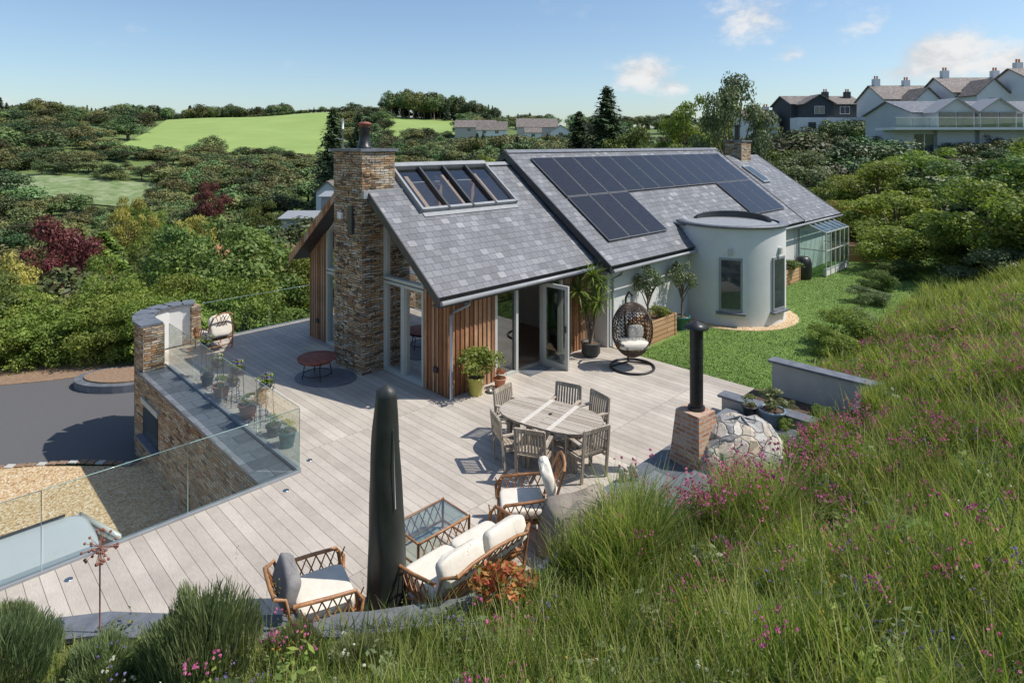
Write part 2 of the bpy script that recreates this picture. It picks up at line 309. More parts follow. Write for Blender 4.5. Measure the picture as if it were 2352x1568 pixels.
def bladesat(base,H,ww,lean):
    n=len(base); la=rng.uniform(0,2*np.pi,n); ln=H*lean*rng.uniform(.2,1.3,n)
    ld=np.stack([np.cos(la),np.sin(la),np.zeros(n)],1); sd=np.stack([-np.sin(la+.6),np.cos(la+.6),np.zeros(n)],1); L=[]
    for t,k in ((0,.8),(.4,1),(.75,.7),(1,.08)):
        c=base+ld*(ln*t**1.8)[:,None]+np.array([0,0,1])*(H*(t-.18*lean*t*t))[:,None]; L.append((c-sd*(ww*k/2)[:,None],c+sd*(ww*k/2)[:,None]))
    return np.stack([L[0][0],L[0][1],L[1][0],L[1][1],L[2][0],L[2][1],L[3][0],L[3][1]],1)
def blades(n,rad,h,w,lean=.35,upr=0):
    a=rng.uniform(0,2*np.pi,n); r=rad*np.sqrt(rng.uniform(0,1,n)); H=h*rng.uniform(.45,1.1,n)
    return bladesat(np.stack([r*np.cos(a),r*np.sin(a),np.full(n,-.03)],1),H,w*rng.uniform(.6,1.3,n),lean)
def addblades(mb,V,mat):
    o=len(mb.v); i=mb.mi(mat); mb.v.extend(map(tuple,V.reshape(-1,3).tolist()))
    for k in range(len(V)):
        b=o+8*k; mb.f+= [(b,b+1,b+3,b+2),(b+2,b+3,b+5,b+4),(b+4,b+5,b+7,b+6)]; mb.m+=[i]*3; mb.s+=[False]*3
def bigblades(name,V,mat):
    n=len(V); me=bpy.data.meshes.new(name); me.vertices.add(n*8); me.vertices.foreach_set('co',V.reshape(-1).astype(np.float32))
    q=np.array([0,1,3,2,2,3,5,4,4,5,7,6]); li=(np.arange(n)[:,None]*8+q[None]).reshape(-1).astype(np.int32)
    me.loops.add(n*12); me.loops.foreach_set('vertex_index',li); me.polygons.add(n*3); me.polygons.foreach_set('loop_start',(np.arange(n*3)*4).astype(np.int32))
    me.materials.append(mat); me.update(calc_edges=True); ob=bpy.data.objects.new(name,me); COL.objects.link(ob); return ob
def coll(name,meshes):
    c=bpy.data.collections.new(name)
    for i,m in enumerate(meshes):
        o=bpy.data.objects.new('%s_%02d'%(name,i),m); c.objects.link(o)
    return c
def scatter(name,P,SC,cl,nv,tilt=0,idx=None):
    P=np.asarray(P,dtype=float); n=len(P); SC=np.asarray(SC,dtype=float)
    if SC.ndim==1: SC=np.repeat(SC[:,None],3,1)
    me=bpy.data.meshes.new(name); me.vertices.add(n); me.vertices.foreach_set('co',P.ravel())
    a=me.attributes.new('scl','FLOAT_VECTOR','POINT'); a.data.foreach_set('vector',SC.ravel())
    ro=np.stack([rng.normal(0,tilt,n) if tilt else np.zeros(n),rng.normal(0,tilt,n) if tilt else np.zeros(n),rng.uniform(0,6.28,n)],1)
    a=me.attributes.new('rotv','FLOAT_VECTOR','POINT'); a.data.foreach_set('vector',ro.ravel())
    a=me.attributes.new('idx','INT','POINT'); a.data.foreach_set('value',(rng.integers(0,nv,n) if idx is None else idx).astype(np.int32))
    ob=bpy.data.objects.new(name,me); COL.objects.link(ob)
    ng=bpy.data.node_groups.new(name,'GeometryNodeTree'); ng.interface.new_socket('Geometry',in_out='INPUT',socket_type='NodeSocketGeometry'); ng.interface.new_socket('Geometry',in_out='OUTPUT',socket_type='NodeSocketGeometry')
    gi=ng.nodes.new('NodeGroupInput'); go=ng.nodes.new('NodeGroupOutput'); ip=ng.nodes.new('GeometryNodeInstanceOnPoints'); ci=ng.nodes.new('GeometryNodeCollectionInfo')
    ci.inputs['Collection'].default_value=cl; ci.inputs['Separate Children'].default_value=True; ci.inputs['Reset Children'].default_value=True
    def na(nm,t):
        x=ng.nodes.new('GeometryNodeInputNamedAttribute'); x.data_type=t; x.inputs['Name'].default_value=nm
        return [q for q in x.outputs if q.enabled and q.name=='Attribute'][0]
    L=ng.links.new; L(gi.outputs[0],ip.inputs['Points']); L(ci.outputs[0],ip.inputs['Instance']); ip.inputs['Pick Instance'].default_value=True
    L(na('idx','INT'),ip.inputs['Instance Index']); L(na('rotv','FLOAT_VECTOR'),ip.inputs['Rotation']); L(na('scl','FLOAT_VECTOR'),ip.inputs['Scale']); L(ip.outputs[0],go.inputs[0])
    md=ob.modifiers.new('scatter','NODES'); md.node_group=ng; return ob
# ---------------------------------------------------------------- terrain
TR=np.array([0,20,30,50,80,110,150,190,250,330,450,600,900,2500.])
TA=np.radians([-60,-32,-18,0,18,30,45,80])
TZ=np.array([[-2.4,-2.4,-5,-10,-14,-15,-10,-6,0,9,20,21,20,18],
[-2.4,-2.4,-5,-10,-14,-15,-10,-6,0,9,20,22,21,18],
[-2.4,-2.4,-4,-6,-9,-10,-7,-4,0,9,23,25,24,20],
[-2.4,-2.4,-2.4,-2.4,-2,-1,1,4,8,12,18,20,21,18],
[-2.4,-2.4,-2.4,-2,0,2,4,6,9,12,16,18,19,18],
[-2.4,-2.4,-2.4,0,2.6,5.5,10,12,14,16,18,19,19,18],
[-2.4,-2.4,-1.5,.5,2.6,5.5,10,12,14,16,18,19,19,18],
[-2.4,-2.4,-1.5,.5,2.6,5.5,10,12,14,16,18,19,19,18]])
def terr(x,y):
    x=np.asarray(x,float); y=np.asarray(y,float); r=np.hypot(x,y); a=np.clip(np.arctan2(x,y),TA[0],TA[-1])
    zs=np.stack([np.interp(r,TR,TZ[i]) for i in range(len(TA))]); k=np.clip(np.searchsorted(TA,a)-1,0,len(TA)-2)
    t=(a-TA[k])/(TA[k+1]-TA[k]); t=t*t*(3-2*t)
    k2=k.reshape(-1); f=zs.reshape(len(TA),-1); idx=np.arange(f.shape[1])
    z=f[k2,idx]*(1-t.reshape(-1))+f[k2+1,idx]*t.reshape(-1); z=z.reshape(x.shape)
    hump=5*np.exp(-(((x+105)/95)**2+((y-455)/100)**2))-4*np.exp(-(((x+330)/120)**2+((y-440)/120)**2))
    return z+hump+np.clip((r-60)/200,0,1)*(1.3*np.sin(x*.021+1)*np.cos(y*.017)+.6*np.sin(x*.06+y*.05))
def sheet(name,X,Y,Z,mat,mask=None):
    n,m=X.shape; vs=np.stack([X,Y,Z],-1).reshape(-1,3).tolist(); fs=[(i*m+j,(i+1)*m+j,(i+1)*m+j+1,i*m+j+1) for i in range(n-1) for j in range(m-1)]
    me=bpy.data.meshes.new(name); me.from_pydata(vs,[],fs); me.materials.append(mat); me.polygons.foreach_set('use_smooth',[True]*len(fs)); me.update()
    ob=bpy.data.objects.new(name,me); COL.objects.link(ob); return ob
g=np.linspace(-1,1,221); gx=np.sinh(g*5.2)/np.sinh(5.2)*3000; X,Y=np.meshgrid(gx,gx,indexing='ij'); sheet('ground',X,Y,terr(X,Y),m_ground)
def patch(name,corners,mat,dz=.5,n=50):
    a,b,c,d=[np.array(p,float) for p in corners]; s,t=np.meshgrid(np.linspace(0,1,n),np.linspace(0,1,n),indexing='ij')
    P=(1-s)[...,None]*((1-t)[...,None]*a+t[...,None]*d)+s[...,None]*((1-t)[...,None]*b+t[...,None]*c); return sheet(name,P[...,0],P[...,1],terr(P[...,0],P[...,1])+dz,mat)
F1=[(-150,236),(-60,232),(-122,440),(-235,430)]; F2=[(-58,290),(-22,290),(-40,440),(-86,440)]; F3=[(-165,142),(-82,136),(-88,164),(-200,172)]
patch('pasture_field',F1,m_field); patch('pasture_field',F2,m_field); patch('wildflower_meadow',F3,m_mead,.3)
def inpoly(x,y,P):
    c=np.zeros(len(x),bool); j=len(P)-1
    for i in range(len(P)):
        xi,yi=P[i];xj,yj=P[j]; k=((yi>y)!=(yj>y))&(x<(xj-xi)*(y-yi)/(yj-yi+1e-9)+xi); c^=k; j=i
    return c
# bank
UT=[-20,-9.5,-8.2,-7.2,-6.2,-5.1,-4.2,-3.2,-1.45,-1.35,3.7,3.8,5.1,5.3,60]
VT=[-1.2,-1.55,-2.15,-2.85,-3.95,-4.95,-5.55,-5.8,-5.8,-6.6,-6.6,-7.3,-7.3,-5.3,-5.3]
def vt(u): return np.interp(u,UT,VT)
def bank(u,v):
    u=np.asarray(u,float); v=np.asarray(v,float); d=np.maximum(vt(u)-v,0); e0=np.interp(u,[-6,-3,5,9],[-5.9,-6.6,-6.6,-5.8]); e=np.log1p(np.exp((e0-v)*2.5))/2.5
    z0=np.interp(u,[-20,-1.5,-1.3,3.7,3.8,5.1,5.3,60],[.32,.32,.12,.12,.5,.5,.0,.0])
    lin=.46*np.minimum(e,d+.6)+.10*np.maximum(np.minimum(d,vt(u)+5.2),0)
    z=z0+7*np.tanh(lin/7); x,y=W(u,v); z+= np.clip(d,0,1)*(.07*np.sin(x*1.3+y*.7)+.05*np.sin(y*2.1-x*1.1))
    k=np.clip((u-26)/20,0,1); k=k*k*(3-2*k); return z*(1-k)+(terr(x,y)+.3)*k
us=np.concatenate([np.linspace(-20,6,160),np.linspace(6.2,60,120)]); ts=np.linspace(0,1,90)**1.6*34
U,T_=np.meshgrid(us,ts,indexing='ij'); V=vt(U)-T_; bx,by=W(U,V); sheet('grass_bank',bx,by,bank(U,V),m_bank)
# ---------------------------------------------------------------- paving, deck, lawn
def flat(name,poly,z,mat,th=.05):
    mb=MB(); mb.prism(poly,z-th,z,mat); return mb.obj(name)
flat('gravel_parking',[(-45,1),(-3,1),(-3,15.6),(-45,15.6)],-2.30,m_gravel)
flat('asphalt_driveway',[(-45,15.2),(-20,15.0),(-14,15.45),(-11,15.9),(-7,15.6),(-6,22),(-9,24),(-13.4,22.4),(-16,21.2),(-22,19.4),(-45,18)],-2.290,m_asph)
mb=MB()
for i in range(150):
    x=-45+i*.24
    mb.cb((x,np.interp(x,[-45,-20,-14,-11,-7],[15.1,14.9,15.35,15.8,15.5]),-2.285),(.2,.16+random.uniform(-.02,.02),.03),m_verge if i%3 else m_grey)
mb.obj('cobble_edging')
flat('bark_verge',[(-45,17.9),(-22,19.3),(-16,21.1),(-13,22.3),(-9,24),(-9,26),(-45,24)],-2.27,m_verge)
mb=MB()
ring=[(-13.2+1.5*math.cos(t),21.0+.95*math.sin(t)) for t in np.linspace(0,2*math.pi,28)[:-1]]
mb.prism(ring,-2.3,-2.05,m_coping); mb.prism([(-13.2+1.2*math.cos(t),21.0+.7*math.sin(t)) for t in np.linspace(0,2*math.pi,28)[:-1]],-2.05,-2.0,m_verge); mb.obj('slate_edged_flower_bed')
toe=[(-11,-1.35),(-9.5,-1.45),(-8.2,-2.0),(-7.2,-2.7),(-6.2,-3.8),(-5.1,-4.8),(-4.2,-5.4),(-3.2,-5.65),(-1.35,-5.65)]
mb=MB(); deckp=[(-11,-.6),(-3.85,-.6),(-3.85,7.0),(-4.1,7.8),(-3.7,8.2),(-2.75,8.3),(6,8.3),(6,4),(5.5,4),(5.5,-5.25),(3.7,-5.25),(3.7,-6.6),(-1.3,-6.6),(-1.35,-5.65)]+toe[::-1][1:]
mb.prism(deckp[::-1],-.2,0,m_deck); mb.obj('timber_deck',frame=True)
mb=MB(); mb.box((-11,-.75,-2.4),(-4.4,-.62,-.2),m_stone); mb.box((-4.45,-.62,-2.4),(-3.9,7.0,-.08),m_stone)
mb.box((-4.47,5.5,-1.55),(-4.44,6.7,-.75),m_dglass); mb.box((-4.62,5.4,-1.63),(-4.44,6.8,-1.55),m_coping); mb.box((-4.5,5.4,-.75),(-4.44,6.8,-.62),m_grey)
mb.box((-4.52,-.6,-.08),(-3.88,6.98,-.015),m_slab)
arc=[(-4.2,6.75),(-4.22,7.4),(-4.1,7.95),(-3.8,8.35),(-3.4,8.52),(-3.0,8.5),(-2.7,8.4)]
for i in range(len(arc)-1):
    (a0,b0),(a1,b1)=arc[i],arc[i+1]; nx,ny=(b1-b0),-(a1-a0); l=math.hypot(nx,ny); nx/=l;ny/=l
    def seg(o0,o1,z0,z1,mat,ex=0):
        q=[(a0+nx*o0,b0+ny*o0),(a1+nx*o0,b1+ny*o0),(a1+nx*o1,b1+ny*o1),(a0+nx*o1,b0+ny*o1)]; mb.prism(q,z0,z1,mat)
    seg(-.25,.0,-2.4,1.12,m_stone); 
    if i>0: seg(.0,.15,0,1.12,m_white)
    else: seg(0,.25,0,1.12,m_stone)
    seg(-.3,.22,1.12,1.18,m_coping)
mb.box((-2.85,8.15,0),(-2.6,8.5,1.1),m_stone)
mb.obj('stone_retaining_wall',frame=True)
def balustrade(name,p0,p1,n):
    mb=MB(); p0=Vector(p0);p1=Vector(p1); d=(p1-p0)/n; t=d.normalized(); nn=Vector((-t.y,t.x,0))*.012
    for i in range(n):
        a=p0+d*i+t*.012; b=p0+d*(i+1)-t*.012
        mb.add([a-nn+Vector((0,0,.03)),b-nn+Vector((0,0,.03)),b-nn+Vector((0,0,1.12)),a-nn+Vector((0,0,1.12))],[(0,1,2,3)],m_bglass)
        mb.tube([a+Vector((0,0,1.125)),b+Vector((0,0,1.125))],.007,m_edge,4); mb.tube([b+Vector((0,0,.03)),b+Vector((0,0,1.12))],.006,m_edge,4)
    L=(p1-p0); mb.plate(p0-nn*3.2-Vector((0,0,.05)),L,nn*6.4,.09,m_gutter); return mb.obj(name,frame=True)
balustrade('glass_balustrade',(-11.2,-.6,0),(-3.85,-.6,0),4)
balustrade('glass_balustrade',(-3.85,-.56,0),(-3.85,6.75,0),4)
balustrade('glass_balustrade',(-2.55,8.25,0),(5.5,8.25,0),4)
mb=MB()
def offs(pts,o):
    r=[]
    for i,p in enumerate(pts):
        a=Vector(pts[max(i-1,0)]);b=Vector(pts[min(i+1,len(pts)-1)]); t=(b-a).normalized(); r.append((p[0]+t.y*o,p[1]-t.x*o))
    return r
i0=offs(toe,0); i1=offs(toe,.3); j0=offs(toe,-.03); j1=offs(toe,.33)
for i in range(len(toe)-1):
    mb.prism([i0[i],i0[i+1],i1[i+1],i1[i]][::-1],0,.36,m_stone); mb.prism([j0[i],j0[i+1],j1[i+1],j1[i]][::-1],.36,.41,m_coping)
mb.obj('curved_garden_wall',frame=True)
mb=MB(); mb.box((-1.3,-6.6,.002),(3.6,-4.92,.2),m_slab); mb.box((-1.0,-6.6,.2),(.4,-5.9,.42),m_slab); mb.obj('slate_terrace_step',frame=True)
mb=MB(); mb.box((3.7,-7.3,0),(3.9,-4.75,.34),m_grey); mb.box((3.64,-7.3,.34),(3.98,-4.68,.39),m_coping)
mb.box((5.0,-7.5,0),(5.2,-5.3,.9),m_grey); mb.box((4.95,-7.5,.9),(5.27,-5.22,.95),m_coping); mb.box((3.9,-7.5,0),(5.0,-7.3,.75),m_grey); mb.box((3.8,-7.55,.75),(4.95,-7.25,.8),m_coping)
mb.box((3.9,-7.3,0),(5.0,-4.9,.2),m_soil); mb.obj('rendered_planter_wall',frame=True)
mb=MB(); mb.prism([(5.5,-5.6),(30,-5.6),(30,2),(5.5,2)],-.3,-.03,m_lawn); mb.obj('lawn',frame=True)
mb=MB(); mb.lathe((11.54,-1.2,-.03),[(1.7,.01),(2.15,.012)],m_gravel,32,cap=False); mb.box((5.6,-.75,-.03),(9.9,-.45,-.015),m_gravel); mb.obj('gravel_margin',frame=True)
# ---------------------------------------------------------------- house
H=empty('timber_and_stone_house',(CX,CY,0),45)
sA=.76; zA=lambda v:2.43+sA*(v+.3)
WA=6.6; rvA=3.3; rzA=zA(3.3)
def slab(mb,u0,u1,v0,z0,v1,z1,th,mat):
    n=Vector((0,-(z1-z0),(v1-v0))).normalized()
    if n.z<0: n=-n
    P=[(u0,v0,z0),(u1,v0,z0),(u1,v1,z1),(u0,v1,z1)]; Q=[tuple(Vector(p)-n*th) for p in P]; vs=P+Q
    f=[(0,1,2,3),(7,6,5,4),(0,4,5,1),(1,5,6,2),(2,6,7,3),(3,7,4,0)]
    if v1<v0: f=[t[::-1] for t in f]
    mb.add(vs,f[:1],mat); mb.add(vs,f[1:],m_dark)
def slabhole(mb,u0,u1,v0,z0,v1,z1,th,mat,hu0,hu1,hv0):
    f=lambda v:z0+(z1-z0)*(v-v0)/(v1-v0)
    slab(mb,u0,u1,v0,z0,hv0,f(hv0),th,mat); slab(mb,u0,hu0,hv0,f(hv0),v1,z1,th,mat); slab(mb,hu1,u1,hv0,f(hv0),v1,z1,th,mat)
mb=MB()
zu=lambda v:(2.43+sA*((v if v<rvA else 2*rvA-v)+.3)-.16)
mb.gp([(0,0),(.93,0),(.93,zu(.93)),(0,zu(0))],0,.2,m_wood)
mb.gp([(5.6,0),(6.6,0),(6.6,zu(6.6)),(5.6,zu(5.6))],0,.2,m_wood)
mb.gp([(2.65,0),(4.0,0),(4.0,zu(4)),(rvA,zu(rvA)),(2.65,zu(2.65))],.02,.2,m_stone)
mb.box((.2,0,0),(1.46,.2,2.5),m_wood); mb.box((4.0,0,0),(5.45,.2,2.5),m_wood); mb.box((1.46,0,2.21),(4.0,.2,2.5),m_wood)
mb.box((.2,6.4,0),(5.45,6.6,2.5),m_wood)
for a,b_ in((0.02,1.46),(4.0,5.4)):
    x=a+.07
    while x<b_: mb.box((x-.02,-.022,.02),(x+.02,-.001,2.3),m_wood); x+=.14
for a,b_ in((.02,.9),(5.65,6.58)):
    x=a+.07
    while x<b_: mb.box((-.022,x-.02,.02),(-.001,x+.02,zu(x)-.02),m_wood); x+=.14
mb.obj('cedar_clad_walls',H)
mb=MB(); mb.box((.2,.2,.0),(5.44,6.4,.02),m_floor); mb.box((5.43,.0,.0),(5.45,6.3,2.6),m_int); mb.gp([(.2,2.6),(6.3,2.6),(3.3,4.9)],5.42,5.44,m_int); mb.box((.22,6.38,0),(5.4,6.4,2.4),m_int); mb.cb((2.6,3.6,.75),(1.8,.9,.05),m_wood)
for a in(-.8,.8):
    for b in(-.35,.35): mb.cb((2.6+a,3.6+b,.37),(.07,.07,.72),m_dark)
mb.cb((1.5,4.8,.4),(.9,1.6,.5),m_gcush); mb.sup((1.5,4.4,.75),(.5,.4,.3),m_cream,.6); mb.obj('interior',H)
sB=.747; zB=lambda v:2.4+sB*((v if v<3.43 else 2*3.43-v)+.8)
mb=MB(); zb=lambda v:zB(v)-.17
mb.gp([(-.45,0),(7.3,0),(7.3,zb(7.3)),(3.43,zb(3.43)),(-.45,zb(-.45))],5.45,5.65,m_white)
mb.box((5.65,-.45,0),(24,-.25,2.45),m_white); mb.box((5.65,7.1,0),(24,7.3,2.45),m_white)
mb.gp([(-.45,0),(7.3,0),(7.3,zb(7.3)),(3.43,zb(3.43)-.05),(-.45,zb(-.45))],19.2,19.4,m_white)
mb.gp([(-.25,0),(7.1,0),(7.1,2.2),(3.43,4.7),(-.25,2.2)],23.8,24,m_white)
TCx,TCy,TRr,TZ_=11.54,-1.2,1.75,3.14
mb.lathe((TCx,TCy,-.05),[(TRr,0),(TRr,TZ_)],m_white,64); mb.box((10.15,-1.2,0),(12.9,.25,TZ_-.1),m_white)
mb.obj('white_rendered_walls',H)
mb=MB(); mb.lathe((TCx,TCy,TZ_-.05),[(TRr-.2,0),(TRr+.1,0),(TRr+.1,.07),(TRr-.2,.07)],m_coping,64,cap=False)
mb.box((10.0,-1.2,TZ_-.1),(10.3,.35,TZ_-.03),m_coping)
for i in range(26):
    t0=math.radians(-60+i*6); t1=t0+math.radians(6.2); zt=TZ_+.04+.18*math.sin(math.pi*(i+.5)/26)**.7
    q=[(TCx+r*math.cos(t),TCy+r*math.sin(t)) for r,t in((1.2,t0),(1.32,t0),(1.32,t1),(1.2,t1))]; mb.prism(q,TZ_,zt,m_dark)
mb.lathe((TCx,TCy,TZ_-.03),[(0.01,.03),(.9,.02),(1.5,.01)],m_lead,24,cap=False); mb.obj('round_tower_coping',H)
mb=MB()
for ang in(-154.4,-97):
    T=Matrix.Translation((TCx,TCy,0))@Matrix.Rotation(math.radians(ang),4,'Z')
    mb.box((TRr-.12,-.36,.45),(TRr+.012,.36,2.15),m_gutter,T); mb.box((TRr-.1,-.29,.53),(TRr+.02,.29,2.08),m_dglass,T); mb.box((TRr-.1,-.45,.36),(TRr+.12,.45,.42),m_coping,T); mb.box((TRr-.02,-.06,2.25),(TRr+.09,.06,2.45),m_frame,T)
mb.obj('round_tower_windows',H,bevel=.006)
mb=MB(); slabhole(mb,-.49,5.44,-.3,2.43,rvA,rzA,.14,m_slate,.62,3.98,1.84); slab(mb,-.49,5.44,6.9,2.43,rvA,rzA,.14,m_slate)
slab(mb,5.16,19.5,-.8,2.4,3.43,zB(3.43),.17,m_slate); slab(mb,5.16,19.5,7.66,2.4,3.43,zB(3.43),.17,m_slate)
slab(mb,19.5,24.3,-.8,2.36,3.43,5.2,.17,m_slate); slab(mb,19.5,24.3,7.66,2.36,3.43,5.2,.17,m_slate)
mb.obj('slate_roofs',H)
mb=MB()
mb.plate((-.5,rvA-.12,rzA-.06),(5.9,0,0),(0,.12,.09),.03,m_lead); mb.plate((-.5,rvA,rzA+.03),(5.9,0,0),(0,.12,-.09),.03,m_lead)
rz=zB(3.43); mb.plate((5.15,3.30,rz-.08),(14.4,0,0),(0,.13,.1),.03,m_coping); mb.plate((5.15,3.43,rz+.02),(14.4,0,0),(0,.13,-.1),.03,m_coping)
def vboard(u,v0,z0,v1,z1,h,th,mat): mb.add([(u,v0,z0),(u,v1,z1),(u,v1,z1-h),(u,v0,z0-h),(u+th,v0,z0),(u+th,v1,z1),(u+th,v1,z1-h),(u+th,v0,z0-h)],[(0,1,2,3),(7,6,5,4),(0,4,5,1),(3,2,6,7),(0,3,7,4),(1,5,6,2)],mat)
vboard(-.53,-.3,2.44,rvA,rzA+.01,.24,.035,m_dark); vboard(-.53,6.9,2.44,rvA,rzA+.01,.24,.035,m_wood)
vboard(5.10,-.8,2.43,3.43,rz+.03,.24,.05,m_dark); vboard(19.5,-.8,2.43,3.43,rz+.03,.2,.04,m_dark); vboard(24.3,-.8,2.38,3.43,5.22,.2,.04,m_dark)
mb.obj('ridge_and_verge_trim',H)
mb=MB(); mb.box((-.45,-.28,2.18),(5.4,.0,2.22),m_dark); mb.box((5.2,-.75,2.2),(24.2,-.45,2.23),m_dark); mb.obj('soffit',H)
mb=MB()
def gut(u0,u1,v,z): mb.tube([(u0,v,z),(u1,v,z)],.055,m_gutter,8)
gut(-.49,5.1,-.36,2.30); gut(5.15,10.1,-.86,2.26); gut(13.2,24.3,-.86,2.26)
mb.tube([(.35,-.36,2.27),(.35,-.34,2.15),(.1,-.1,1.98),(.02,-.08,1.9),(.02,-.08,0)],.038,m_gutter,8)
mb.tube([(5.6,-.86,2.22),(5.6,-.8,2.1),(5.6,-.52,1.95),(5.6,-.52,0)],.038,m_gutter,8); mb.tube([(19.6,-.86,2.22),(19.6,-.52,2.0),(19.6,-.52,0)],.038,m_gutter,8)
mb.obj('gutters_and_downpipes',H)
mb=MB()
def gpane(va,vb,za,zb_a,zb_b,mull=()):
    mb.gp([(va+.04,za+.04),(vb-.04,za+.04),(vb-.04,zb_b-.04),(va+.04,zb_a-.04)],.08,.1,m_wglass)
    f=.07
    mb.gp([(va,za),(va+f,za),(va+f,zb_a),(va,zb_a)],-.01,.16,m_frame); mb.gp([(vb-f,za),(vb,za),(vb,zb_b),(vb-f,zb_b)],-.01,.16,m_frame)
    mb.gp([(va+f,za),(vb-f,za),(vb-f,za+f),(va+f,za+f)],-.008,.155,m_frame); mb.gp([(va+f,zb_a-f),(vb-f,zb_b-f),(vb-f,zb_b),(va+f,zb_a)],-.008,.155,m_frame)
gpane(.93,1.79,0,2.3,2.3); gpane(1.79,2.65,0,2.3,2.3); gpane(.93,2.65,2.33,zu(.93),zu(2.65)); gpane(4.0,5.6,0,2.1,2.1); gpane(4.0,5.6,2.13,zu(4.0),zu(5.6))
def fpane(ua,ub,za,zb_,v=.03):
    mb.box((ua+.05,v+.03,za+.05),(ub-.05,v+.045,zb_-.05),m_wglass); f=.08
    mb.box((ua,v-.04,za),(ua+f,v+.1,zb_),m_frame); mb.box((ub-f,v-.04,za),(ub,v+.1,zb_),m_frame); mb.box((ua+f,v-.037,za),(ub-f,v+.097,za+f),m_frame); mb.box((ua+f,v-.037,zb_-f),(ub-f,v+.097,zb_),m_frame)
fpane(1.46,2.27,0,2.2); fpane(3.22,4.0,0,2.2)
mb.obj('glazed_doors',H)
mb=MB(); T=Matrix.Translation((3.2,-.02,0))@Matrix.Rotation(math.radians(-86),4,'Z')
for b in(((0,-.03,.02),(.1,.03,2.15)),((.72,-.03,.02),(.82,.03,2.15)),((.1,-.028,.02),(.72,.028,.14)),((.1,-.028,2.05),(.72,.028,2.15))): mb.box(*b,m_frame,T)
mb.box((.1,-.008,.14),(.72,.008,2.05),m_wglass,T); mb.cb((.76,-.05,1.05),(.03,.05,.16),m_dark,T); mb.obj('open_patio_door',H)
mb=MB(); mb.box((2.3,-.4,0),(3.1,.0,.015),m_slab); mb.obj('door_mat',H)
mb=MB(); v0,v1=1.8,3.25; u0,u1=.6,4.0; P=lambda u,v,o:(u,v-o*.6,zA(v)+o*.8)
S0=Vector(P(u0,v0,.05)); SV=Vector(P(u0,v1,.05))-S0
n=Vector((0,-sA,1)).normalized()
mb.add([S0,S0+Vector((u1-u0,0,0)),S0+Vector((u1-u0,0,0))+SV,S0+SV],[(0,1,2,3)],m_skyl)
for i in range(5):
    a=u0+(u1-u0)*i/4-.035; mb.plate(Vector((a,S0.y,S0.z))-n*.06,(.07,0,0),SV,.15,m_dark if 0<i<4 else m_gutter)
mb.plate(S0-n*.06,(u1-u0,0,0),SV.normalized()*.08,.14,m_gutter); mb.plate(S0+SV-SV.normalized()*.12-n*.04,(u1-u0,0,0),SV.normalized()*.16,.16,m_gutter)
mb.plate(S0-n*.045-SV.normalized()*.16,(u1-u0,0,0),SV.normalized()*.16,.02,m_lead)
Cs=lambda u,v,o:Vector((u,v,2.36+.671*(v+.8)))+Vector((0,-.557,.83))*o
a=Cs(20.6,1.5,.02); SV2=Cs(20.6,2.6,.02)-a; mb.plate(a,(.75,0,0),SV2,.07,m_gutter); mb.plate(a+Vector((.08,0,0))+SV2*.07+Vector((0,-.557,.83))*.071,(.6,0,0),SV2*.86,.01,m_dglass)
mb.obj('rooflights',H)
m_beam=nmat('oak_beams',(.42,.26,.14),(.55,.36,.2),4,.6)
mb=MB()
for i in range(3):
    a=1.0+i*1.25; mb.plate((a,.3,zA(.3)-.36),(.12,0,0),(0,2.95,2.95*sA),.16,m_beam); mb.plate((a+.12,6.3,zA(.3)-.36),(-.12,0,0),(0,-2.95,2.95*sA),.16,m_beam); mb.box((a,.3,2.3),(a+.12,6.3,2.5),m_beam); mb.box((a,3.2,2.5),(a+.12,3.4,4.6),m_beam)
    mb.plate((a,2.0,2.5),(.12,0,0),(0,1.1,1.4),.14,m_beam)
mb.plate((.2,6.55,2.25),(5.2,0,0),(0,-3.25,3.25*sA),.02,m_white)
mb.obj('roof_trusses',H)
mb=MB(); nB=Vector((0,-sB,1)).normalized()
def pv(u,v0,v1,w=1.06):
    a=Vector((u,v0,zB(v0)))+nB*.04; Vv=Vector((0,v1-v0,(v1-v0)*sB)); mb.plate(a,(w,0,0),Vv,.035,m_pvf)
    e=.022; mb.plate(a+Vector((e,0,0))+Vv.normalized()*e+nB*.036,(w-2*e,0,0),Vv-Vv.normalized()*2*e,.003,m_pv)
for i in range(12): pv(5.92+i*1.085,1.47,3.05)
for i in range(3): pv(5.92+i*1.085,-.13,1.45)
for i in range(3): pv(15.69+i*1.085,-.13,1.45)
mb.obj('solar_panels',H)
mb=MB(); mb.box((-.65,2.62,0),(.0,3.98,4.55),m_stone); mb.box((-.655,2.6,4.5),(.32,4.0,5.6),m_stone); mb.box((-.72,2.54,5.6),(.4,4.06,5.67),m_coping)
mb.box((-.66,2.5,4.42),(.5,2.62,4.62),m_lead)
for i in range(380):
    z=random.uniform(.05,5.5); 
    if random.random()<.6: y=random.uniform(2.62,3.8); mb.box((-.665-random.uniform(.0,.035),y,z),(-.6,y+random.uniform(.08,.2),z+random.uniform(.03,.07)),m_stone)
    else: x=random.uniform(-.66,-.25); mb.box((x,2.6-random.uniform(0,.03),z),(x+random.uniform(.08,.2),2.66,z+random.uniform(.03,.07)),m_stone)
mb.obj('stone_chimney',H)
mb=MB(); mb.lathe((-.15,3.3,5.67),[(.2,0),(.2,.05),(.15,.08),(.13,.5),(.17,.52),(.17,.56)],m_black,20); mb.lathe((-.15,3.3,6.23),[(.15,0),(.15,.06),(.19,.07),(.19,.1),(.1,.14)],m_rust,20); mb.obj('chimney_pot',H)
mb=MB(); mb.tube([(-.3,4.1,4.3),(-.3,4.15,6.2)],.02,m_gutter); mb.cb((-.3,4.2,5.5),(.12,.1,.3),m_white); mb.cb((-.45,4.05,5.62),(.5,.3,.06),m_grey)
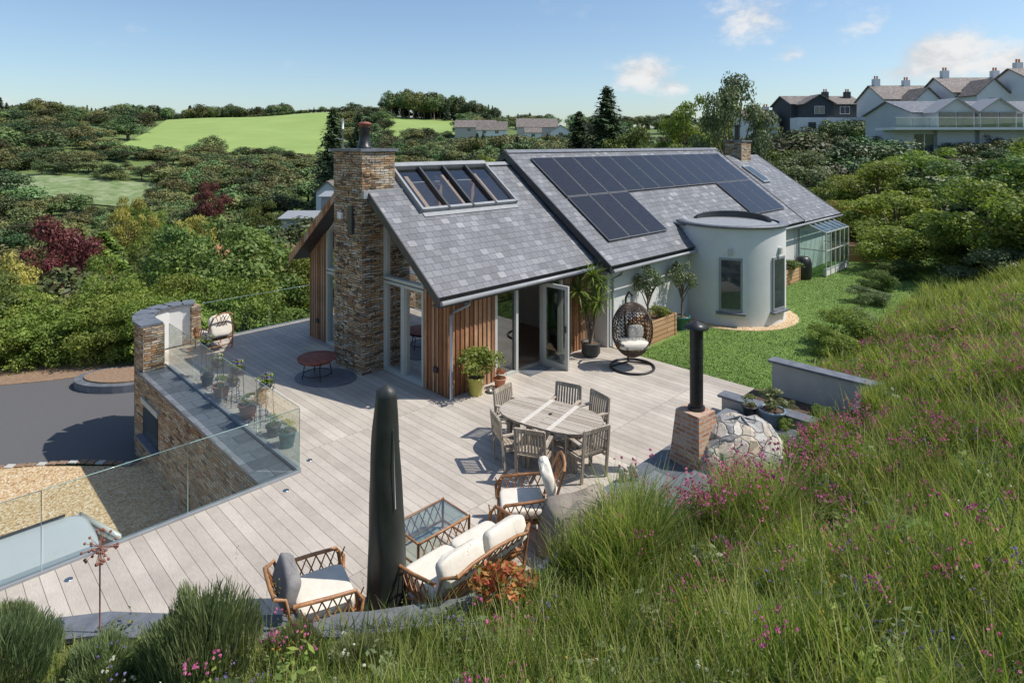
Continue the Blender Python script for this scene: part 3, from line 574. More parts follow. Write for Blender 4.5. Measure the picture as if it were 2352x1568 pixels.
mb.tube([(-.3,4.15,5.9),(-.3,4.5,5.95)],.012,m_gutter); mb.tube([(-.3,4.15,6.2),(-.3,4.15,6.5)],.03,m_white); mb.cb((-.3,4.25,5.1),(.08,.22,.16),m_white); mb.obj('roof_antenna',H)
mb=MB(); mb.box((-.74,2.95,3.5),(-.66,3.15,4.2),m_dark); mb.box((-.72,3.5,3.85),(-.66,3.7,4.02),m_white)
mb.box((.45,-.06,1.98),(.55,0.0,2.1),m_lead)
mb.box((.62,-.1,.5),(.75,-.0,.62),m_dark); mb.box((-.07,.35,.5),(0,.48,.62),m_dark); mb.box((-.07,6.0,.5),(0,6.13,.62),m_dark); mb.obj('wall_lights_and_box',H)
mb=MB(); mb.box((21.5,3.0,4.4),(22.6,3.9,5.9),m_stone); mb.box((21.45,2.95,5.9),(22.65,3.95,5.97),m_coping); mb.cyl((22,3.45,5.97),.14,.7,m_black); mb.cyl((22,3.45,6.67),.2,.08,m_black); mb.obj('rear_chimney',H)
mb=MB(); u0,u1,va,vb=19.9,22.9,-1.55,-.47
mb.box((u0,va,0),(u1,va+.1,.3),m_white)
for i in range(6):
    u=u0+(u1-u0)*i/5; mb.cb((u,va,.95),(.05,.05,1.9),m_frame); mb.tube([(u,va,1.9),(u,vb,2.35)],.025,m_frame,5)
for z in(.3,1.1,1.9): mb.box((u0,va-.02,z-.02),(u1,va+.02,z+.02),m_frame)
mb.plate((u0,va,1.9),(u1-u0,0,0),(0,vb-va,.45),.01,m_bglass); mb.box((u0,va,.3),(u1,va+.008,1.9),m_bglass)
for u in(u0,u1): mb.cb((u,(va+vb)/2,1.1),(.02,vb-va,.04),m_frame); mb.box((u,va,.0),(u+.008,vb,1.9),m_bglass)
mb.obj('lean_to_greenhouse',frame=True)
mb=MB(); mb.lathe((0,0,0),[(.32,0),(.36,.1),(.34,.7),(.28,.9),(.2,.95)],m_black,16); mb.obj('compost_bin',loc=(*W(18.9,-.95),-.03))
def planter(name,u0,v0,u1,v1,h,z=-.03):
    mb=MB(); t=.05
    mb.box((u0,v0,z),(u1,v0+t,h),m_plank); mb.box((u0,v1-t,z),(u1,v1,h),m_plank); mb.box((u0,v0+t,z),(u0+t,v1-t,h),m_plank); mb.box((u1-t,v0+t,z),(u1,v1-t,h),m_plank); mb.box((u0+t,v0+t,z),(u1-t,v1-t,h-.08),m_soil)
    for a in(u0,u1-.08):
        for b in(v0-.02,v1-.06): mb.box((a,b,z),(a+.08,b+.08,h+.02),m_plank)
    return mb.obj(name,frame=True)
planter('wooden_planter',6.35,-1.15,8.0,-.55,.62); planter('wooden_planter',16.8,-1.0,18.4,-.55,.6)
mb=MB()
for a,b in(((-1.9,-.5,0),(1.9,-.45,.8)),((-1.9,.45,0),(1.9,.5,.8)),((-1.9,-.45,0),(-1.85,.45,.8)),((1.85,-.45,0),(1.9,.45,.8))): mb.box(a,b,m_plank)
mb.box((-1.85,-.45,0),(1.85,.45,.7),m_soil); mb.obj('raised_garden_bed',loc=(18.0,31.0,-.03),rz=-8)
# ---------------------------------------------------------------- distant houses
m_roofb=bmat('brown_slate_tiles',[(0,(.15,.125,.11)),(1,(.26,.225,.2))],.4,.3,.02,(.06,.05,.05),rough=.7,bmp=.4,fine=3,finea=.25,patch=.2)
m_pw=nmat('painted_white_wall',(.64,.65,.66),(.71,.72,.73),.6,.8)
m_pb=nmat('pale_grey_boarding',(.42,.45,.48),(.49,.52,.54),.6,.8)
m_tile=nmat('dark_tile_hanging',(.04,.045,.05),(.075,.08,.085),3,.8)
def hbox(mb,x0,x1,y0,y1,z0,z1,rh,wall,roof,ax='x',ov=.35,wins=None,chim=()):
    mb.box((x0,y0,z0-6),(x1,y1,z1),wall)
    if ax=='x':
        ym=(y0+y1)/2
        for ya in(y0-ov,y1+ov):
            s=(z1+rh-z1)/(ym-y0); zl=z1-ov*s; mb.plate(*( ((x0-ov,ya,zl),(x1-x0+2*ov,0,0),(0,ym-ya,z1+rh-zl),.14) if ya<ym else ((x1+ov,ya,zl),(-(x1-x0)-2*ov,0,0),(0,ym-ya,z1+rh-zl),.14)),roof)
        mb.gp([(y0,z1),(y1,z1),(ym,z1+rh)],x0,x1,wall)
    else:
        xm=(x0+x1)/2; s=rh/(xm-x0); zl=z1-ov*s
        mb.plate((x0-ov,y1+ov,zl),(0,-(y1-y0)-2*ov,0),(xm-x0+ov,0,z1+rh-zl),.14,roof); mb.plate((x1+ov,y0-ov,zl),(0,(y1-y0)+2*ov,0),(xm-x1-ov,0,z1+rh-zl),.14,roof)
        mb.add([(x0,y0,z1),(x1,y0,z1),(xm,y0,z1+rh),(x0,y1,z1),(x1,y1,z1),(xm,y1,z1+rh)],[(0,1,2),(5,4,3)],wall)
    for (wx,wz,ww,wh) in wins or []:
        mb.box((wx-ww/2-.08,y0-.05,wz-.08),(wx+ww/2+.08,y0+.02,wz+wh+.08),m_pw); mb.box((wx-ww/2,y0-.07,wz),(wx-.04,y0,wz+wh),m_dglass); mb.box((wx+.04,y0-.07,wz),(wx+ww/2,y0,wz+wh),m_dglass)
    for (cx_,cy_,cz_) in chim:
        mb.box((cx_-.5,cy_-.4,cz_-2.5),(cx_+.5,cy_+.4,cz_),wall); mb.cyl((cx_-.2,cy_,cz_),.13,.5,m_terra,n=8); mb.cyl((cx_+.2,cy_,cz_),.13,.5,m_terra,n=8)
mb=MB(); hbox(mb,49.5,62,110,118,10.2,12.8,1.6,m_tile,m_roofb,wins=[(53.5,11.1,1.4,1.2),(59,11.1,1.6,1.2)],chim=[(57,113,15.2),(61,113,15.2)]); hbox(mb,50.5,55.5,107,110,10,12.7,1.5,m_tile,m_roofb,'y',wins=[(53,11.0,1.6,1.2)]); mb.box((49.3,106.8,3),(62.2,110,10.3),m_pw)
for x in(51,54,58,60): mb.box((x,106.7,8.3),(x+1.3,106.8,9.5),m_dglass)
mb.obj('tile_hung_house')
mb=MB()
hbox(mb,60,69,100,108,8.5,13.0,2.4,m_pw,m_roofb,wins=[(62,10.8,1.2,1.3),(66,10.8,1.2,1.3)],chim=[(61,104,16.6),(66,104,16.4)]); hbox(mb,62.2,66.4,96,100,8,12.4,2.0,m_pw,m_roofb,'y',wins=[(64.3,10.2,1,1.4)]); mb.obj('white_cottage')
mb=MB(); hbox(mb,67.5,78,95,103,8.5,13.7,2.5,m_pw,m_roofb,wins=[(75,11.2,1.3,1.4)],chim=[(69,99,17.4),(77,99,17.4)]); hbox(mb,68.2,73,91,95,8,13.1,2.2,m_pw,m_roofb,'y',wins=[(70.6,11,1.2,1.5),(70.6,8.2,1.2,1.4)]); mb.obj('white_cottage')
mb=MB(); hbox(mb,73,84,86,96,8,14.2,2.5,m_pw,m_roofb,wins=[(76,11.2,1.3,1.4)],chim=[(75,92,17.8),(81,90,18.4)]); mb.obj('white_cottage')
mb=MB()
hbox(mb,49,68,76,86,7.7,9.6,1.6,m_pb,m_slate,wins=None); 
for c in(52.6,57.6): hbox(mb,c-2.2,c+2.2,73.5,76,7.7,9.6,1.5,m_pb,m_lead,'y')
mb.box((44.5,72,7.4),(70,76,7.7),m_pw); mb.box((45.5,74,-1),(70,76,7.4),m_pb)
for x in(50.6,52.7,55.6,57.7,60.6,63.2,65.6): mb.box((x,73.4 if x<59.5 else 75.9,7.75),(x+1.9,73.47 if x<59.5 else 75.99,9.5),m_dglass)
for x in(48,52,57,62): mb.box((x,73.9,4.7),(x+2.2,73.99,6.9),m_dglass); mb.box((x+1.05,73.86,4.7),(x+1.15,73.9,6.9),m_pw)
mb.box((44.5,71.97,7.7),(70,71.99,8.8),m_bglass); mb.tube([(44.5,72,8.82),(70,72,8.82)],.03,m_gutter,5)
for i in range(14): mb.cb((44.5+i*1.96,72,8.25),(.05,.05,1.1),m_gutter)
mb.obj('modern_balcony_house')
mb=MB(); hbox(mb,-24,-7,260,270,10.5,12.7,3.0,m_grey,m_roofb,wins=[(-18,11,1.4,1.2),(-12,11,1.4,1.2)]); hbox(mb,-14,-2,246,252,9.2,11.4,3.2,m_pw,m_roofb,wins=[(-11,9.8,1.4,1.1),(-6,9.8,1.4,1.1)]); mb.obj('farm_buildings')
mb=MB(); hbox(mb,2,18,245,256,9.6,12.4,3.4,m_grey,m_roofb,wins=[(6,10.7,1.5,1.2),(11,10.7,1.5,1.2)]); hbox(mb,15,22,236,243,8.0,10.6,2.2,m_pw,m_roofb,'y',wins=[(18.5,8.8,1.5,1.2)]); hbox(mb,5,11,234,240,7.6,10,1.8,m_pw,m_roofb,wins=[(8,8.4,1.3,1.1)]); mb.obj('farm_buildings')
mb=MB(); hbox(mb,-26,-20,70,76,-6,-2.7,.5,m_grey,m_lead,wins=[(-24.5,-4.6,1.4,1.3),(-22,-4.6,1.4,1.3)]); hbox(mb,-24,-19,78,84,-5,-.9,.4,m_lead,m_lead,wins=[(-22,-2.6,1.4,1.1)]); mb.obj('valley_bungalow')
mb=MB(); hbox(mb,-30,-26.5,95,100,-5,-1.6,1.6,m_pw,m_roofb,'y',wins=[(-28.2,-3.4,1.3,1.2)]); mb.obj('valley_bungalow')
mb=MB(); hbox(mb,42,48,112,118,7.5,10.3,1.6,m_pw,m_roofb,wins=[(45,8.5,1.4,1.2)],chim=[(47,115,12.6)]); mb.obj('white_cottage')
mb=MB(); hbox(mb,-22,-16,44,49,-7,-3.2,1.3,m_pw,m_terra); mb.obj('valley_bungalow')
mb=MB(); mb.box((34,58,-1),(47,58.5,2.6),m_stone); mb.box((38,64,-1),(60,64.5,4.2),m_stone); mb.obj('garden_terrace_wall')
# ---------------------------------------------------------------- trees
lo=[tree_mesh('wood_t%d'%i,2000,.028,l_mix,nl=17) for i in range(4)]
loc_=[conifer_mesh('wood_c%d'%i,1800,.03,l_dark,.19) for i in range(2)]
lob=[tree_mesh('wood_b%d'%i,1500,.036,l_mix,nl=14,cz=.42,rz=.36,rx=.45,lr=(.14,.24),trunk=False) for i in range(2)]
CW=coll('woodland_variants',lo+lob+loc_)
def place(n,a0,a1,r0,r1,h0,h1,idxs,ex=(),wid=(.9,1.3)):
    a=np.radians(rng.uniform(a0,a1,n)); r=np.sqrt(rng.uniform(r0*r0,r1*r1,n)); x=r*np.sin(a); y=r*np.cos(a)
    k=np.ones(n,bool)
    for p in [F1,F2,F3]+list(ex): k&=~inpoly(x,y,p)
    x,y=x[k],y[k]; h=rng.uniform(h0,h1,len(x))*(1+.25*np.sin(x*.09+2)*np.cos(y*.07)); w=h*rng.uniform(*wid,len(x)); z=terr(x,y)-.06*h
    return np.stack([x,y,z],1),np.stack([w,w,h],1),rng.choice(idxs,len(x))
houses_ex=[[(42,62),(76,62),(90,110),(45,122)],[(-26,222),(24,222),(26,275),(-28,275)],[(-28,60),(-17,60),(-17,86),(-32,102)]]
B_=[0,1,2,3,4,5]
parts=[place(300,-46,-8,38,112,3.5,7.5,[0,1,2,3,4,5,0,2],houses_ex,(1.0,1.6)),
 place(120,-46,-29,104,168,3,5.5,B_,houses_ex,(1.3,2)), place(80,-46,-28,172,198,4,7,B_,houses_ex,(1.4,2)),
 place(330,-46,-2,192,250,3,5.5,B_,houses_ex,(1.5,2.3)),
 place(140,-30,-14,112,195,3.5,6.5,B_,houses_ex,(1.2,1.9)),place(220,-14,8,90,235,3.5,6.0,[0,1,2,3,4,5,4,5,6],houses_ex,(1.2,1.9)),
 place(360,-46,-3,250,440,6,9,[0,1,2,3,4],houses_ex,(1.5,2.3)),
 place(440,-46,-20,438,560,8,12,[0,1,6,7,2,3],houses_ex,(1.1,1.7)),
 place(150,-20,-3,445,560,3,5,[0,1,6,7],houses_ex,(.9,1.3)),
 place(200,-3,40,280,460,6,9,[0,1,2,3,6],houses_ex,(1.3,2)),
 place(100,5,24,62,150,4,6.5,B_,houses_ex,(1.1,1.7)), place(90,22,42,42,62,2.2,3.8,[0,1,4,5],houses_ex,(1.2,1.8)),place(60,24,33,60,100,3,4.8,[0,1,4,5],houses_ex,(1.2,1.7)),
 place(70,24,42,88,108,2,3.5,[4,5,0],[[(44,100),(44,90),(84,80),(90,106),(64,122),(46,122)]]),place(100,16,44,130,190,5,7,[0,1,2,3],houses_ex,(1.2,1.8))]
x=rng.uniform(43,62,42); y=rng.uniform(94,103,42); h=rng.uniform(3.2,4.9,42); parts.append((np.stack([x,y,terr(x,y)-.2],1),np.stack([h*1.1,h*1.1,h],1),rng.choice([0,4,5],42)))
x=rng.uniform(44,66,34); y=rng.uniform(66,70,34); h=rng.uniform(1.4,2.6,34); parts.append((np.stack([x,y,terr(x,y)-.2],1),np.stack([h*1.2,h*1.2,h],1),rng.choice([0,4,5],34)))
x=rng.uniform(-24,24,40); y=rng.uniform(210,230,40); h=rng.uniform(2.5,4.5,40); parts.append((np.stack([x,y,terr(x,y)-.2],1),np.stack([h*1.5,h*1.5,h],1),rng.choice([0,1,4,5],40)))
P,SC,IX=[np.concatenate([p[i] for p in parts]) for i in range(3)]
scatter('distant_woodland',P,SC,CW,8,idx=IX)
n=80; x=rng.uniform(-92,-12,n); y=rng.uniform(425,470,n); h=np.interp(x,[-92,-80,-40,-12],[14,21,19,12])*rng.uniform(.75,1.05,n)
scatter('hilltop_pine_clump',np.stack([x,y,terr(x,y)],1),np.stack([h*1.05,h*1.05,h],1),CW,8,idx=rng.choice([0,1,6,7,0],n))
hx=np.linspace(-230,-120,60); hy=np.interp(hx,[-250,-120],[440,447]); scatter('hedgerow',np.stack([hx,hy,terr(hx,hy)],1),np.full(60,4.0),CW,8,idx=np.full(60,4))
hi=[tree_mesh('broadleaf_hi%d'%i,13000,.0135,l_green,nl=40,rx=.40,rz=.38,cz=.57,lr=(.065,.125)) for i in range(3)]
bush=[tree_mesh('bush_hi%d'%i,10000,.018,l_green,nl=30,cz=.42,rz=.44,rx=.46,lr=(.10,.18),trunk=False) for i in range(2)]
chi=[conifer_mesh('conifer_hi',12000,.014,l_dark,.2)]
def T(kind,me,x,y,top,w,mat=None,base=None,rz=None):
    z=float(terr(np.array([x]),np.array([y]))[0])-.1 if base is None else base
    h=top-z; return inst(me,kind,(x,y,z),rz if rz is not None else random.uniform(0,360),(w,w,h/.97),{0:mat} if mat else None)
T('conifer_tree',chi[0],9.2,60,11.0,22); T('conifer_tree',chi[0],6.8,63,8.8,17); T('broadleaf_tree',hi[1],11.2,57,7.3,7,l_green)
T('broadleaf_tree',hi[0],15.8,55,10.4,8.5,l_lime); T('willow_tree',hi[1],17.6,49,11.2,7.5,l_olive); T('broadleaf_tree',hi[2],13.2,58,6.5,9); T('broadleaf_tree',hi[2],21,52,6.5,8)
T('conifer_tree',chi[0],-34,118,12.2,30); T('conifer_tree',chi[0],-30,122,11.5,26); T('conifer_tree',chi[0],-28,100,6.5,20)
for x,y,t,w,me,mt in((-12.6,28,2.7,8.0,hi[0],l_green),(-16.5,31,1.7,6.5,hi[1],l_green),(-9.5,31,1.0,6.5,hi[2],l_lime),(-14.5,26,.2,5.5,hi[1],l_lime),(-20,36,.5,7,hi[2],l_green),(-7.2,27,.3,5.5,hi[1],l_lime),(-10.3,25.4,-.2,5.2,bush[0],l_green),(-5.5,30,.6,5,bush[1],l_lime),(-12,24.6,-.6,4.2,bush[1],l_lime)): T('broadleaf_tree' if me in hi else 'garden_shrub',me,x,y,t,w,mt)
T('copper_beech_tree',hi[1],-33.0,45,.4,7.5,l_copper); T('copper_beech_tree',hi[2],-53,110,-.5,7,l_copper); T('golden_tree',hi[0],-29.5,36.5,-.4,6,l_yell); T('golden_tree',hi[2],-58,95,-1.8,7.5,l_yell); T('golden_tree',bush[0],-50,98,-4,7,l_yell)
T('cedar_tree',chi[0],-33,50,-1.5,26,l_lime); T('golden_tree',bush[1],-24,44,-2.6,5,l_yell); T('golden_tree',bush[1],-45,88,-5,7,l_yell)
for x,y,t,w,mt in((-24,60,-3,6,l_lime),(-30,64,-4,6,l_lime),(-38,70,-5,7,l_yell),(-15,50,-.5,6,l_lime),(-44,75,-4.5,7,l_lime),(-62,105,-4,8,l_lime),(-36,90,-2,7,l_green),(-22,95,1.5,7,l_lime),(-9,70,2,6,l_yell),(-10,60,3,6,l_green),(0,75,3.3,7,l_lime),(4,80,3.8,7,l_copper),(-4,90,4.5,8,l_lime),(-24,40,-1.8,5.5,l_green),(-27,42,-1.2,5,l_lime),(-40,52,-3,7,l_green)): T('garden_tree',hi[random.randint(0,2)],x,y,t,w,mt)
T('broadleaf_tree',hi[0],-6.0,56,3.2,8); T('broadleaf_tree',hi[1],-18,90,4,10); 
for x,y,t,w,me,mt in((19.6,25.5,4.6,7,hi[0],l_lime),(22.5,23.5,5.3,7.5,hi[1],l_green),(24,28,5.7,8,hi[2],l_green),(17.9,28.5,2.4,4.0,bush[0],l_lime),(20.5,33,3.6,6,hi[0],l_lime),(23,39,4.7,7,hi[1],l_lime),(19.5,40,3.4,6,bush[1],l_lime),(26,35,5.2,8,hi[2],l_green),(15.8,42,2.6,5,bush[0],l_green),(29,44,5.7,8,hi[0],l_lime),(22,47,5.2,7,hi[1],l_olive),(28,30,6.4,9,hi[2],l_lime),(17.6,36.5,1.8,3.5,bush[1],l_green),(25,24.5,3.6,4.5,bush[1],l_lime),(21,29,2.4,3.8,bush[0],l_green),(18.6,23.6,2.2,3.5,bush[1],l_olive),(30,37,4.6,6,bush[0],l_lime)):
    T('garden_tree' if me in hi else 'garden_shrub',me,x,y,t,w*1.12,mt,base=-.3 if y<36 else None)
T('golden_shrub',bush[0],19.2,36,2.9,3.0,l_yell,base=-.2)
for x,y,w,h,mt in((9.6,17.9,1.9,1.35,l_lime),(8.7,17.0,1.3,1.0,l_lime),(12.9,22.6,1.5,.8,l_lav),(14.6,24.8,1.6,1.0,l_green),(11.3,20.2,1.2,.6,l_lav),(16.8,27,1.9,1.1,l_green)):
    ue,ve=(x-CX+y-CY)*R2,(-(x-CX)+y-CY)*R2
    inst(bush[random.randint(0,1)],'garden_shrub',(x,y,float(bank(ue,ve))-.1 if ve<-5.3 else -.1),random.uniform(0,360),(w,w,h),{0:mt})
hb=[]
for i,(mt,k) in enumerate(((l_lime,0),(l_lime,1),(l_green,0),(l_lime,1))):
    m2=bush[k].copy(); m2.materials[0]=mt; hb.append(m2)
CH=coll('laurel_variants',hb); P=[];Q=[]
for i in range(34):
    x=-31+i*.62+rng.uniform(-.3,.3); y=20.9+.13*(x+31)+(i%2)*1.4+rng.uniform(-.3,.3); h=rng.uniform(2.6,3.7)*(.9 if i%2==0 else 1.05); P.append((x,y,-2.5)); Q.append((rng.uniform(2.6,3.6),rng.uniform(2.6,3.4),h))
scatter('laurel_hedge',P,Q,CH,4)
# ---------------------------------------------------------------- grass & flowers on the bank
def bankpts(n,u0,u1,d0,d1,pw=1):
    u=rng.uniform(u0,u1,n); d=d0+(d1-d0)*rng.uniform(0,1,n)**pw; v=vt(u)-d; x,y=W(u,v); return u,v,np.stack([x,y,bank(u,v)-.03],1)
VV=[]
for n,u0,u1,d0,d1,h0,h1,wd in((140000,-10.5,6,.1,6.0,.14,.48,.009),(60000,5.3,22,.1,8,.2,.6,.018),(12000,5,14,6,12,.3,.6,.022),(9000,-3.2,0.0,.05,1.2,.4,.95,.011),(5000,0.0,5.3,.1,1.2,.2,.5,.011),(9000,-6,5,1.4,5.5,.45,.85,.009)):
    u,v,p=bankpts(n,u0,u1,d0,d1); cl=np.sin(p[:,0]*2.3+1.7*np.sin(p[:,1]*1.9))*np.cos(p[:,1]*2.7+p[:,0]); cl2=np.sin(p[:,0]*6.1+2*np.sin(p[:,1]*5.3))*np.cos(p[:,1]*7.1); k=(np.linalg.norm(p-np.array([0,0,5.8]),axis=1)>2.2)&(rng.uniform(0,1,n)<.7+.25*cl+.25*cl2)&(p[:,1]>.6)
    low=np.clip((u+9)/4,.4,1); Hh=rng.uniform(h0,h1,n)*(.95+.35*cl+.2*cl2)*np.where(u<-5,low,1); VV.append(bladesat(p[k],Hh[k],(wd*rng.uniform(.5,1.5,n))[k],.6))
bigblades('long_grass',np.concatenate(VV),l_grass)
gv=[]
for i in range(3):
    mb=MB(); V=blades(4,.2,.62+.1*i,.005,.2); addblades(mb,V,l_grass)
    for q in V:
        tip=q[6]; P_=tip+np.array([0,0,1])*np.linspace(-.10,.03,8)[:,None]+rng.normal(0,.006,(8,3)); mb.quads(leafquads(P_,rdir(8),.013,.35),l_grass)
    gv.append(mb.mesh('seedhead_v%d'%i,False))
CG=coll('seedhead_variants',gv)
u,v,p=bankpts(1900,-7,18,.2,8); k=(p[:,1]>2.5)&~((u>0)&(u<5.2)&(vt(u)-v<1.0)); scatter('grass_seed_heads',p[k],rng.uniform(.7,1.25,k.sum()),CG,3,tilt=.12)
wv=[]
for i,(mt,ls) in enumerate(((l_green,.05),(l_lime,.04),(l_lav,.03),(l_olive,.035))):
    mb=MB(); n=70; d=rdir(n); d[:,2]=abs(d[:,2]); r=rng.uniform(.05,.3,n)[:,None]; P_=d*r*np.array([.7,.7,1.1]); mb.quads(leafquads(P_,d+np.array([0,0,.8])+rng.normal(0,.3,(n,3)),ls,.45),mt); wv.append(mb.mesh('weed_v%d'%i,False))
CWd=coll('meadow_plant_variants',wv); u,v,p=bankpts(700,-9,14,.15,7.5); k=p[:,1]>2.6; scatter('meadow_plants',p[k],rng.uniform(.6,1.5,k.sum()),CWd,4,tilt=.15)
fv=[]
l_orange=leafmat('petal_orange_yellow',G((.6,.2,.03),(.65,.5,.06)),hv=.02)
for m_,k in((l_pink,0),(l_pink,1),(l_white,2),(l_purple,3),(l_orange,4)):
    mb=MB(); V=blades(7 if k<2 else 5,.14,.55 if k<2 else .4,.007,.25); addblades(mb,V,l_stem)
    for q in V:
        for j in range(3 if k<2 else 2):
            P_=q[6]+rng.normal(0,.022,3); d=rdir(5); d[:,2]=abs(d[:,2]); mb.quads(leafquads(P_+d*.008,d,.014 if k<2 else .012,.7),m_)
    P_=np.concatenate([q[3:4]+rng.normal(0,.03,(4,3)) for q in V]); mb.quads(leafquads(P_,rdir(len(P_)),.035,.35),l_stem)
    fv.append(mb.mesh('flower_v%d'%k,False))
CF=coll('flower_variants',fv)
Pf=[];If=[];Sf=[]
for n,uu,dd,su,sd,s in((60,-.6,.35,.6,.3,1.45),(26,1.9,.9,1.1,.3,1.05),(40,5.6,2.4,1.0,.8,1.1),(40,9,2.5,2,1,1.1),(60,2.5,2.6,2.4,1.0,1)):
    u=rng.normal(uu,su,n); d=np.abs(rng.normal(dd,sd,n))+.05; v=vt(u)-d; x,y=W(u,v); Pf.append(np.stack([x,y,bank(u,v)+.02],1)); If.append(rng.integers(0,2,n)); Sf.append(rng.uniform(.75,1.2,n)*s)
u,v,p=bankpts(620,-8,13,.8,7.5); k=p[:,1]>2; Pf.append(p[k]); If.append(rng.choice([0,1,2,3,3,4],k.sum())); Sf.append(rng.uniform(.7,1.25,k.sum()))
scatter('wildflowers',np.concatenate(Pf),np.concatenate(Sf),CF,5,tilt=.1,idx=np.concatenate(If))
n=60000; u=5.55+17*rng.uniform(0,1,n)**1.3; v=rng.uniform(-5.5,-.7,n); k=(np.hypot(u-11.54,v+1.2)>2.2)&~((u<8.2)&(v>-1.3)); x,y=W(u[k],v[k])
bigblades('lawn_grass',bladesat(np.stack([x,y,np.full(len(x),-.035)],1),rng.uniform(.02,.05,len(x)),rng.uniform(.01,.02,len(x)),.7),l_turf)
def lavmesh(n=5200):
    a=rng.uniform(0,2*np.pi,n); r=.62*np.sqrt(rng.uniform(0,1,n))*(1+.18*np.sin(3*a+1)); rr=np.clip(r/.66,0,1.1); d=np.stack([np.cos(a)*rr*.5+rng.normal(0,.15,n),np.sin(a)*rr*.5+rng.normal(0,.15,n),np.ones(n)],1); d/=np.linalg.norm(d,axis=1,keepdims=True)
    top=.72*np.sqrt(np.clip(1-.7*rr**2,.1,1))*(1+.15*np.sin(a*4+r*9)); tip=np.stack([r*np.cos(a),r*np.sin(a),top*rng.uniform(.6,1.22,n)],1); L=rng.uniform(.16,.36,n)[:,None]; base=tip-d*L; s=np.cross(d,rdir(n)); s/=np.linalg.norm(s,axis=1,keepdims=True); w=.004
    V=np.stack([base-s*w,base+s*w,base*.6+tip*.4-s*w*1.4,base*.6+tip*.4+s*w*1.4,base*.25+tip*.75-s*w,base*.25+tip*.75+s*w,tip-s*w*.4,tip+s*w*.4],1); mb=MB(); addblades(mb,V,l_lav)
    mb.sup((0,0,.15),(.8,.8,.6),m_soil,.9,lump=.05); return mb.mesh('lavender_bush',False)
lav=lavmesh()
def onb(x,y): 
    u,v=((x-CX)+(y-CY))*R2,(-(x-CX)+(y-CY))*R2; return float(bank(u,v))
for x,y,s,sh in((-3.15,6.35,1.0,1),(-4.2,6.35,.72,.7),(-2.3,6.5,.55,.7),(-5.2,6.3,.95,.8),(-4.75,5.3,.7,.6),(-1.6,6.35,.5,.6),(-2.75,5.7,.45,.7),(-3.9,5.5,.6,.6),(-5.7,6.9,.6,.7)): inst(lav,'lavender_bush',(x,y,onb(x,y)-.05),random.uniform(0,360),(s,s*random.uniform(.75,1),s*sh))
nan=tree_mesh('nandina',900,.045,l_red,nl=10,cz=.5,rz=.4,rx=.36,lr=(.12,.2),trunk=False)
inst(nan,'red_leaved_shrub',(-.05,7.15,onb(-.05,7.15)-.05),20,(.95,.8,.8)); inst(nan,'red_leaved_shrub',(-4.95,5.75,onb(-4.95,5.75)-.05),80,(.5,.5,.6)); inst(nan,'red_leaved_shrub',(-5.5,5.9,onb(-5.5,5.9)-.05),80,(.4,.4,.6))
for x,y,s,mt in((.35,7.3,.6,l_green),(-.5,6.7,.5,l_lav),(1.5,8.2,.5,l_green),(4.9,10.8,.6,l_lav),(4.6,10.0,.5,l_green),(5.7,12.9,.5,l_lav),(5.35,12.2,.4,l_lime),(5.6,11.8,.35,l_red),(6.3,12.6,.5,l_green),(5.0,11.4,.45,l_olive)): inst(bush[0],'low_shrub',(x,y,onb(x,y)-.05 if y<11.5 else .15),random.uniform(0,360),(s,s,s*.8),{0:mt})
# ---------------------------------------------------------------- pots & plants
def pot(name,x,y,z,r,h,mat,plant=None,ps=(.3,.3,.3),pm=None,soil=True):
    e=MB(); e.lathe((0,0,0),[(r*.68,0),(r*.95,h*.85),(r*1.05,h*.87),(r*1.05,h),(r*.9,h),(r*.88,h*.9)],mat,20,cap=False); e.lathe((0,0,0),[(0.001,h*.9),(r*.9,h*.91)],m_soil,16,cap=False); e.lathe((0,0,0),[(.001,.005),(r*.68,.004)],mat,16,cap=False)
    o=e.obj(name,loc=(x,y,z))
    if plant:
        c=inst(plant,'foliage',(0,0,h*.88),random.uniform(0,360),ps,{0:pm} if pm else None); c.parent=o
    return o
fol=tree_mesh('pot_foliage',1500,.04,l_green,nl=12,cz=.45,rz=.4,rx=.42,lr=(.14,.24),trunk=False)
fsm=tree_mesh('small_foliage',260,.08,l_green,nl=8,cz=.4,rz=.4,rx=.45,lr=(.16,.26),trunk=False)
pot('potted_shrub',-.84,14.35,0,.2,.42,m_yell,fol,(1.15,1.15,.95),l_lime); pot('potted_geranium',-.29,14.75,0,.15,.24,m_terra,fsm,(.3,.3,.28),l_red)
mb=MB(); mb.lathe((0,0,0),[(.08,0),(.14,.06),(.13,.06),(.07,.01)],m_chrome,20,cap=False); mb.obj('dog_bowl',loc=(-.46,14.5,.002))
mb=MB(); mb.lathe((0,0,0),[(.19,0),(.26,.1),(.25,.34),(.28,.36),(.26,.38),(.22,.33)],m_blk,20,cap=False); mb.lathe((0,0,0),[(.001,.33),(.24,.335)],m_soil,16,cap=False)
heads=[(-.35,0,1.75),(.05,.1,2.15),(.2,-.15,1.5),(-.1,.15,1.3),(.3,.2,1.9)]
for hx_,hy_,hz_ in heads:
    mb.tube([(0,0,.3),(hx_*.3,hy_*.3,hz_*.5),(hx_,hy_,hz_)],[.045,.035,.025],m_bark)
    dd=rdir(70); dd[:,2]=dd[:,2]*.8+.25; L_=rng.uniform(.4,.62,70)[:,None]; s=np.cross(dd,np.array([0,0,1.])); s/=np.linalg.norm(s,axis=1,keepdims=True)+1e-6; c=np.array([hx_,hy_,hz_])
    w=.02; g_=np.array([0,0,-1.])
    V=np.stack([c+dd*.02-s*w*.6,c+dd*.02+s*w*.6,c+dd*L_*.4-s*w,c+dd*L_*.4+s*w,c+dd*L_*.75-s*w*.7+g_*.05,c+dd*L_*.75+s*w*.7+g_*.05,c+dd*L_-s*.002+g_*.14,c+dd*L_+s*.002+g_*.14],1); addblades(mb,V,l_lime)
